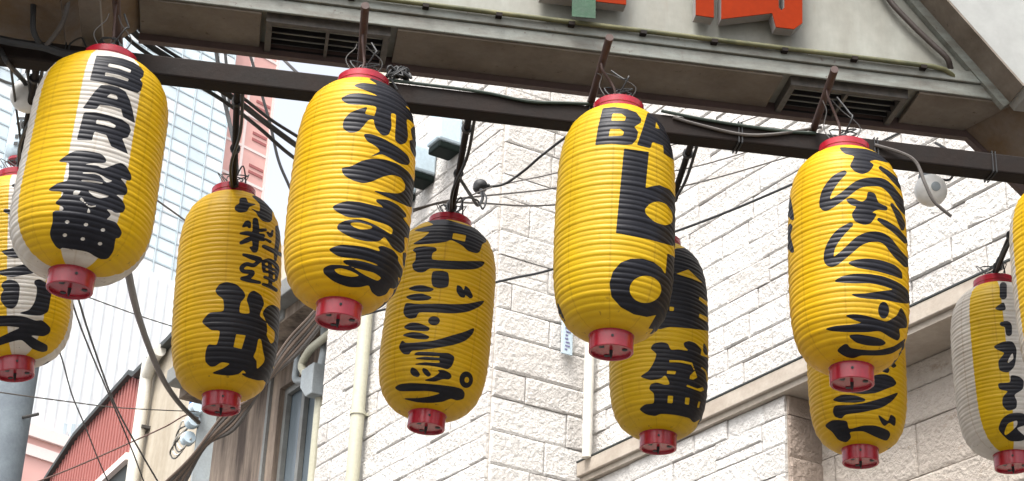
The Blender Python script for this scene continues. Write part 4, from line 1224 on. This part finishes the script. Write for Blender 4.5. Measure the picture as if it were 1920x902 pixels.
# the one cut by the right edge
a = gpt(1986, 318, TFR); b = a - EZ * .86 + E1 * .02
lantern('L9', a, b, .2, 'yellow lantern with a white side band, cut by the right edge beside the gate end', rod_point(4, TFR), (1906, 2010, 2060, 2090))
RE = [('L2', 440, 345, 415, 755, .204, (445, 172), 'yellow lantern with two small characters above one huge bold character, under the towers', None),
      ('L4', 845, 402, 800, 790, .213, (878, 218), 'yellow lantern with a column of katakana hanging in front of the stone corner', None),
      ('L6', None, None, 1234, 828, .197, (1293, 268), 'yellow lantern with two heavy dense characters, half behind the b and q lantern', None),
      ('L8', None, None, 1613, 855, .197, (1640, 300), 'yellow lantern with slanting katakana, mostly behind the winding stroke lantern', None),
      ('L10', 1863, 515, 1898, 865, .2, (1935, 338), 'yellow lantern with wide white side band and characters on a white panel', (1823, 1888, 1962, 1990)),
      ('L0', 36, 318, 28, 690, .212, (72, 128), 'yellow and white lantern with bold katakana over the concrete pole', (-60, 14, 86, 133))]
for key, x1, y1, x2, y2, R, am, lab, bands in RE:
    b = gpt(x2, y2, TRR)
    a = gpt(x1, y1, TRR) if x1 is not None else b + EZ * .865
    xe = project(a + EZ * .1)
    e = arm(am[0], am[1], xe[0], xe[1])
    lantern(key, a, b, R, lab, e - EZ * .012, bands)
# ------------------------------------------------------------------ lamps, cables and small things on the gate
def bulb_lamp(x, y, t, r, label, top_px):
    c = gpt(x, y, t)
    root = thing('globe_lamp', c - EZ * r, label, 'lamp', 'white globe lamps behind the beam')
    d = CAM - c; d[2] = 0; d /= np.linalg.norm(d)
    ax = -EZ * .75 + d * .45 + E1 * .1; ax /= np.linalg.norm(ax)
    prof = [(0, r)]
    for q in range(1, 12):
        an = math.pi * q / 13
        prof.append((r * math.sin(an), r * math.cos(an)))
    prof += [(.026, -r * 1.0), (.026, -r * 1.15), (0, -r * 1.15)]
    MB().lathe(prof, c, ax, 28).build('globe', M_GLOBE, root, True)
    MB().lathe([(0, -r * .95), (.030, -r * .95), (.034, -r * 1.5), (.026, -r * 1.9), (0, -r * 1.9)], c, ax, 20).build('socket', M_SOCKET, root, True)
    vd = CAM - c; vd /= np.linalg.norm(vd)
    sp = vd + E1 * .30 + EZ * .28; sp /= np.linalg.norm(sp)
    MB().lathe([(0, r * .93), (.018, r * .93), (.018, r * 1.0), (.010, r * 1.06), (0, r * 1.06)], c, sp, 16).build('fitting', M_PIPEG, root, True)
    e = G(float(c @ E1) + .05, TB + BH, ZB + .04)
    MB().tube(smooth_path([c - ax * r * 1.8, c - ax * r * 2.2 + EZ * .03, (c + e) / 2 + EZ * .1, e], 6), .009, 8).build('bracket', M_BEAM, root, True)
    MB().tube(smooth_path([c - ax * r * 1.8, c - ax * r * 1.5 + E1 * .09, c - ax * r * 2.0 + E1 * .12 + EZ * .08, c - ax * r * 2.4 + EZ * .12 + E1 * .05, e + E1 * .03], 6), .005, 6).build('cord', M_BLACK, root, True)
bulb_lamp(1745, 357, 5.85, .062, 'white globe lamp behind the beam near the loose cable end', (1790, 270))
bulb_lamp(52, 180, 5.85, .062, 'white globe lamp at the left end of the beam above the small white lantern', (60, 130))
# small white lantern with writing, further back
wl = gpt(46, 255, 7.4)
wr = thing('white_lantern', wl - EZ * .13, 'small white lantern with dark writing seen left of the BAR lantern', 'lantern')
MB().lathe([(.05, -.125), (.062, -.11), (.068, -.05), (.069, .03), (.063, .1), (.05, .125)], wl, EZ, 28).build('body', M_LIGHTBOX, wr, True)
for z in (-.135, .12):
    MB().lathe([(0, 0), (.052, 0), (.052, .02), (0, .02)], wl + EZ * z, EZ, 24).build('cap', M_RED if z < 0 else M_BLACK, wr, True)
wx = MB()
for (dx, dz, w_, h_) in ((-.03, .045, .03, .012), (-.035, .02, .045, .011), (-.02, -.01, .012, .05), (0, .03, .02, .03), (-.03, -.05, .015, .02), (-.005, -.05, .018, .02), (-.03, -.085, .018, .018), (-.002, -.085, .015, .02)):
    n0 = []
    for q in range(4):
        xx = dx + w_ * q / 3
        yy = -math.sqrt(max(.0, .0705 ** 2 - xx * xx))
        n0.append((xx, yy))
    for q in range(3):
        p = [wl + E1 * n0[q][0] + EN * n0[q][1] + EZ * dz, wl + E1 * n0[q + 1][0] + EN * n0[q + 1][1] + EZ * dz]
        wx.add([p[0], p[1], p[1] + EZ * h_, p[0] + EZ * h_], [(0, 1, 2, 3)])
wx.build('writing', M_BLACK, wr)
MB().tube(smooth_path([wl + EZ * .14, wl + EZ * .22 + E1 * .01, wl * .5 + G(float(wl @ E1), TB + BH, ZB + .03) * .5 + EZ * .1, G(float(wl @ E1), TB + BH - .01, ZB + .03)], 5), .006, 6).build('hanger', M_BLACK, wr, True)

def cable(label, pts, r, mat=M_CABLE, group=None, sub=6, seg=7):
    """pts = (photo x, photo y, distance behind the camera plane of the gate)"""
    P = smooth_path([gpt(*p) for p in pts], sub)
    o = MB().tube(P, r, seg).build('cable', mat, None, True)
    return tag(o, label, 'cable', group)
BK = TB + BH + .004          # just behind the beam
cable('thick grey cable sagging from the beam to the insulators on the cream wall', [(182, 118, BK), (196, 300, 7), (238, 500, 9), (262, 600, 11), (300, 700, 13), (335, 755, 14.5), (372, 792, 16)], .022)
cable('thin twisted cable falling past the red cladding, upper of three', [(62, 125, BK), (100, 400, 7), (147, 560, 8.5), (172, 640, 9.5), (215, 757, 11), (262, 845, 12), (330, 960, 13)], .006, M_BLACK)
cable('thin twisted cable falling past the red cladding, middle of three', [(50, 125, BK), (92, 420, 7), (140, 580, 8.5), (170, 660, 9.5), (205, 742, 11), (250, 850, 12), (290, 960, 13)], .005, M_BLACK)
cable('thin cable falling past the red cladding, lowest of three', [(20, 125, BK), (80, 560, 8), (116, 672, 9.5), (135, 740, 10.5), (160, 800, 11.5), (190, 875, 12.5), (230, 960, 13)], .0045, M_BLACK)
cable('faint cable slanting from the BAR lantern towards the bold character lantern', [(120, 540, 12), (200, 570, 13), (270, 595, 14), (340, 617, 15)], .005)
cable('faint level cable crossing the white ribbed hall', [(-20, 733, 12), (120, 752, 13), (230, 765, 15), (372, 772, 17)], .005)
cable('brown cable rising across the red cladding to the insulators', [(40, 915, 15), (140, 876, 15.5), (240, 832, 16), (310, 800, 16.2), (350, 778, 16.4), (372, 784, 16.5)], .007, pm('red_brown_cable', (.09, .045, .035), bstr=0))
# bundle along the eave of the grimy building
for q in range(6):
    o = (q - 2.5)
    cable(['top', 'second', 'third', 'fourth', 'fifth', 'lowest'][q] + ' cable of the bundle climbing along the grimy eave', [(322 + o * 6, 915 + o * 3, 14.2), (372 + o * 5, 846 - o * 4, 14.0), (430 + o * 4, 790 + o * 5, 13.8), (485 + o * 5, 730 - o * 5, 13.6), (545 + o * 4, 655 + o * 4, 13.4), (592 + o * 4, 600 + o * 3, 13.2), (650 + o * 3, 520, 13.0)], .012 + .003 * (q % 3), M_CABLE if q % 2 else pm('brown_cable', (.14, .10, .075), bstr=0), 'cables bundled along the grimy eave')
# diagonal bundle through the gap by the towers
for q, (dx, dy, r, n_) in enumerate(((0, 0, .012, 'thickest'), (-14, 8, .008, 'lower'), (10, -6, .007, 'upper'))):
    cable(n_ + ' cable of the diagonal bundle crossing the blue tower', [(230 + dx, 40 + dy, 5.9), (275 + dx, 82 + dy, 6.0), (360 + dx, 136 + dy, 6.1), (440 + dx, 186 + dy, 6.2), (500 + dx, 232 + dy, 6.4), (560 + dx, 276 + dy * 2, 6.6), (640 + dx, 330 + dy * 2, 7)], r, M_BLACK)
cable('black cable hanging beside the hook of the bold character lantern', [(385, 10, 6.6), (402, 75, 6.6), (413, 150, 6.6), (428, 220, 6.6), (440, 275, 6.5), (444, 325, 6.45)], .009, M_BLACK)
cable('thin dark cable down the blue tower edge', [(412, 10, 7), (420, 80, 7), (426, 140, 7), (430, 200, 7)], .007, M_BLACK)
cable('long dark cable hanging in front of the pink tower', [(440, 10, 7), (462, 80, 7), (486, 160, 7), (507, 235, 7), (522, 300, 7), (545, 355, 7), (600, 480, 7)], .0065, M_BLACK)
cable('thin grey cable slanting behind the sign box to the beam', [(470, 50, 6.5), (510, 90, 6.4), (548, 128, 6.2), (570, 148, 6.0)], .006)
cable('teal grey double cable below the BAR lantern shoulder', [(230, 320, 12), (290, 372, 13), (345, 412, 14), (420, 470, 15)], .008)
# cables in front of the stone wall
jbx = gpt(900, 350, 6.9)
jb_ = thing('junction_ball', jbx - EZ * .03, 'small black junction ball where cables meet above the katakana lantern', 'junction box')
MB().lathe([(0, -.030), (.018, -.027), (.030, -.008), (.031, .01), (.022, .026), (.012, .032), (0, .032)], jbx, EZ * .8 + E1 * .5, 16).build('housing', M_BLACK, jb_, True)
MB().tube([jbx + E1 * .02, jbx + E1 * .04 + EZ * .012], .009, 8).build('gland', M_BLACK, jb_, True)
cable('black cable running up from the junction ball to the b and q lantern', [(900, 352, 6.9), (945, 345, 6.9), (985, 318, 6.85), (1015, 292, 6.8), (1050, 265, 6.75), (1100, 228, 6.4), (1110, 200, 5.56)], .006, M_BLACK)
cable('upper thin wire from the katakana lantern to the right', [(835, 392, 6.6), (905, 357, 6.8), (960, 342, 7.2), (1040, 325, 8), (1275, 268, 8.5), (1500, 190, 9)], .0035)
cable('middle thin wire from the katakana lantern to the right', [(775, 392, 6.6), (850, 374, 6.7), (930, 365, 7.2), (1040, 353, 8), (1278, 318, 8.5), (1430, 275, 9), (1540, 232, 9.2)], .0042)
cable('lower thin wire from the katakana lantern to the right', [(775, 396, 6.6), (830, 380, 6.7), (900, 381, 7.2), (1040, 384, 8), (1276, 350, 8.5), (1480, 294, 9), (1600, 262, 9.2)], .0045)
cable('thick black cable crossing the stone wall behind two lanterns', [(640, 600, 10.5), (935, 528, 9.6), (1040, 504, 9.3), (1275, 431, 8.9), (1475, 350, 8.6), (1660, 262, 8.4), (1800, 190, 8.3)], .0075, M_BLACK)
cable('wire loops dangling at the katakana lantern hook', [(848, 372, 6.45), (838, 385, 6.4), (842, 402, 6.35), (860, 395, 6.4), (872, 372, 6.5), (895, 376, 6.6), (905, 392, 6.6), (912, 372, 6.7), (903, 355, 6.85)], .004, M_BLACK)
cable('drooping cable from the arm to the junction ball', [(868, 300, 6.0), (862, 330, 6.3), (872, 350, 6.4), (885, 370, 6.6), (896, 385, 6.7), (905, 372, 6.8), (900, 352, 6.9)], .007, M_BLACK)
# cables lying along the beam
TBF = TB - .006
def along(label, pts, r, mat=M_BLACK):
    return cable(label, pts, r, mat)
along('green black cable lying along the top of the beam above the stone corner', [(700, 147, TBF), (760, 154, TBF), (900, 172, TBF), (990, 190, TBF), (1060, 193, TBF), (1115, 195, TBF)], .006, pm('green_black_cable', (.02, .035, .025), bstr=0))
along('brown cable sagging over the beam between the two front lanterns', [(1262, 220, TBF), (1310, 234, TBF), (1390, 252, TBF), (1450, 252, TBF), (1510, 243, TBF), (1540, 238, TBF)], .006, M_CABLE)
along('green black cable along the beam top beside the winding stroke lantern', [(1240, 208, TBF), (1320, 224, TBF), (1395, 236, TBF), (1470, 246, TBF), (1530, 250, TBF)], .006, pm('green_black_cable', (.02, .035, .025), bstr=0))
along('loose brown cable end drooping below the beam by the globe lamp', [(1640, 272, TBF), (1690, 287, TBF - .01), (1718, 305, TBF - .02), (1735, 345, TBF - .03), (1752, 378, TBF - .03), (1784, 406, TBF - .03)], .0065, M_CABLE)
along('black cables gathered along the left end of the beam', [(-20, 70, TBF - .05), (30, 80, TBF - .05), (80, 88, TBF - .05), (120, 100, TBF - .04), (170, 105, TBF - .03)], .014)
along('black cable dropping from the soffit to the beam at left', [(63, -15, TBF - .1), (62, 25, TBF - .1), (62, 55, TBF - .09), (70, 75, TBF - .07), (82, 90, TBF - .04)], .010)
along('brown sleeved cable dropping from the soffit to the beam at left', [(128, -5, TBF - .12), (122, 30, TBF - .1), (112, 52, TBF - .09), (98, 72, TBF - .07), (82, 90, TBF - .05)], .009, M_CABLE)
along('curled wire end on the beam left of the BAR lantern cap', [(128, 98, TBF), (132, 82, TBF), (152, 71, TBF), (160, 85, TBF), (168, 98, TBF)], .003)
along('black cable falling from the left beam end past the globe lamp', [(0, 92, TBF), (14, 118, TBF), (34, 140, 5.7), (50, 160, 5.8), (60, 190, 5.9), (64, 225, 6.2), (52, 300, 6.4)], .009)
# knot of tie wire beside the curly character lantern
kn = gpt(747, 140, TB - .01)
knots = []
for q in range(46):
    a_ = q * 1.9
    knots.append(kn + E1 * (.028 * math.sin(a_) + .018 * math.sin(q * .37)) + EZ * (.022 * math.cos(a_ * 1.3) + .006) + EN * (.014 * math.sin(a_ * .7)))
knots.append(kn - EZ * .06)
o = MB().tube(smooth_path(knots, 3), .0042, 6).build('wire_knot', M_BLACK, None, True)
tag(o, 'tangled knot of dark wire on the beam beside a lantern cap', 'wire')
# wire ties round the beam
for x, y in ((700, 150), (1105, 205), (1385, 258), (1640, 285), (1862, 320), (120, 108)):
    s, z = gsz(x, y, TB)
    c = G(s, TB, ZB)
    p = [c + EN * a + EZ * b for a, b in ((-.004, -.004), (BH + .004, -.004), (BH + .004, BH + .004), (-.004, BH + .004), (-.004, -.004))]
    for q in range(2):
        MB().tube([v + E1 * .012 * q for v in p], .003, 5).build('wire_tie', M_BLACK, gate)
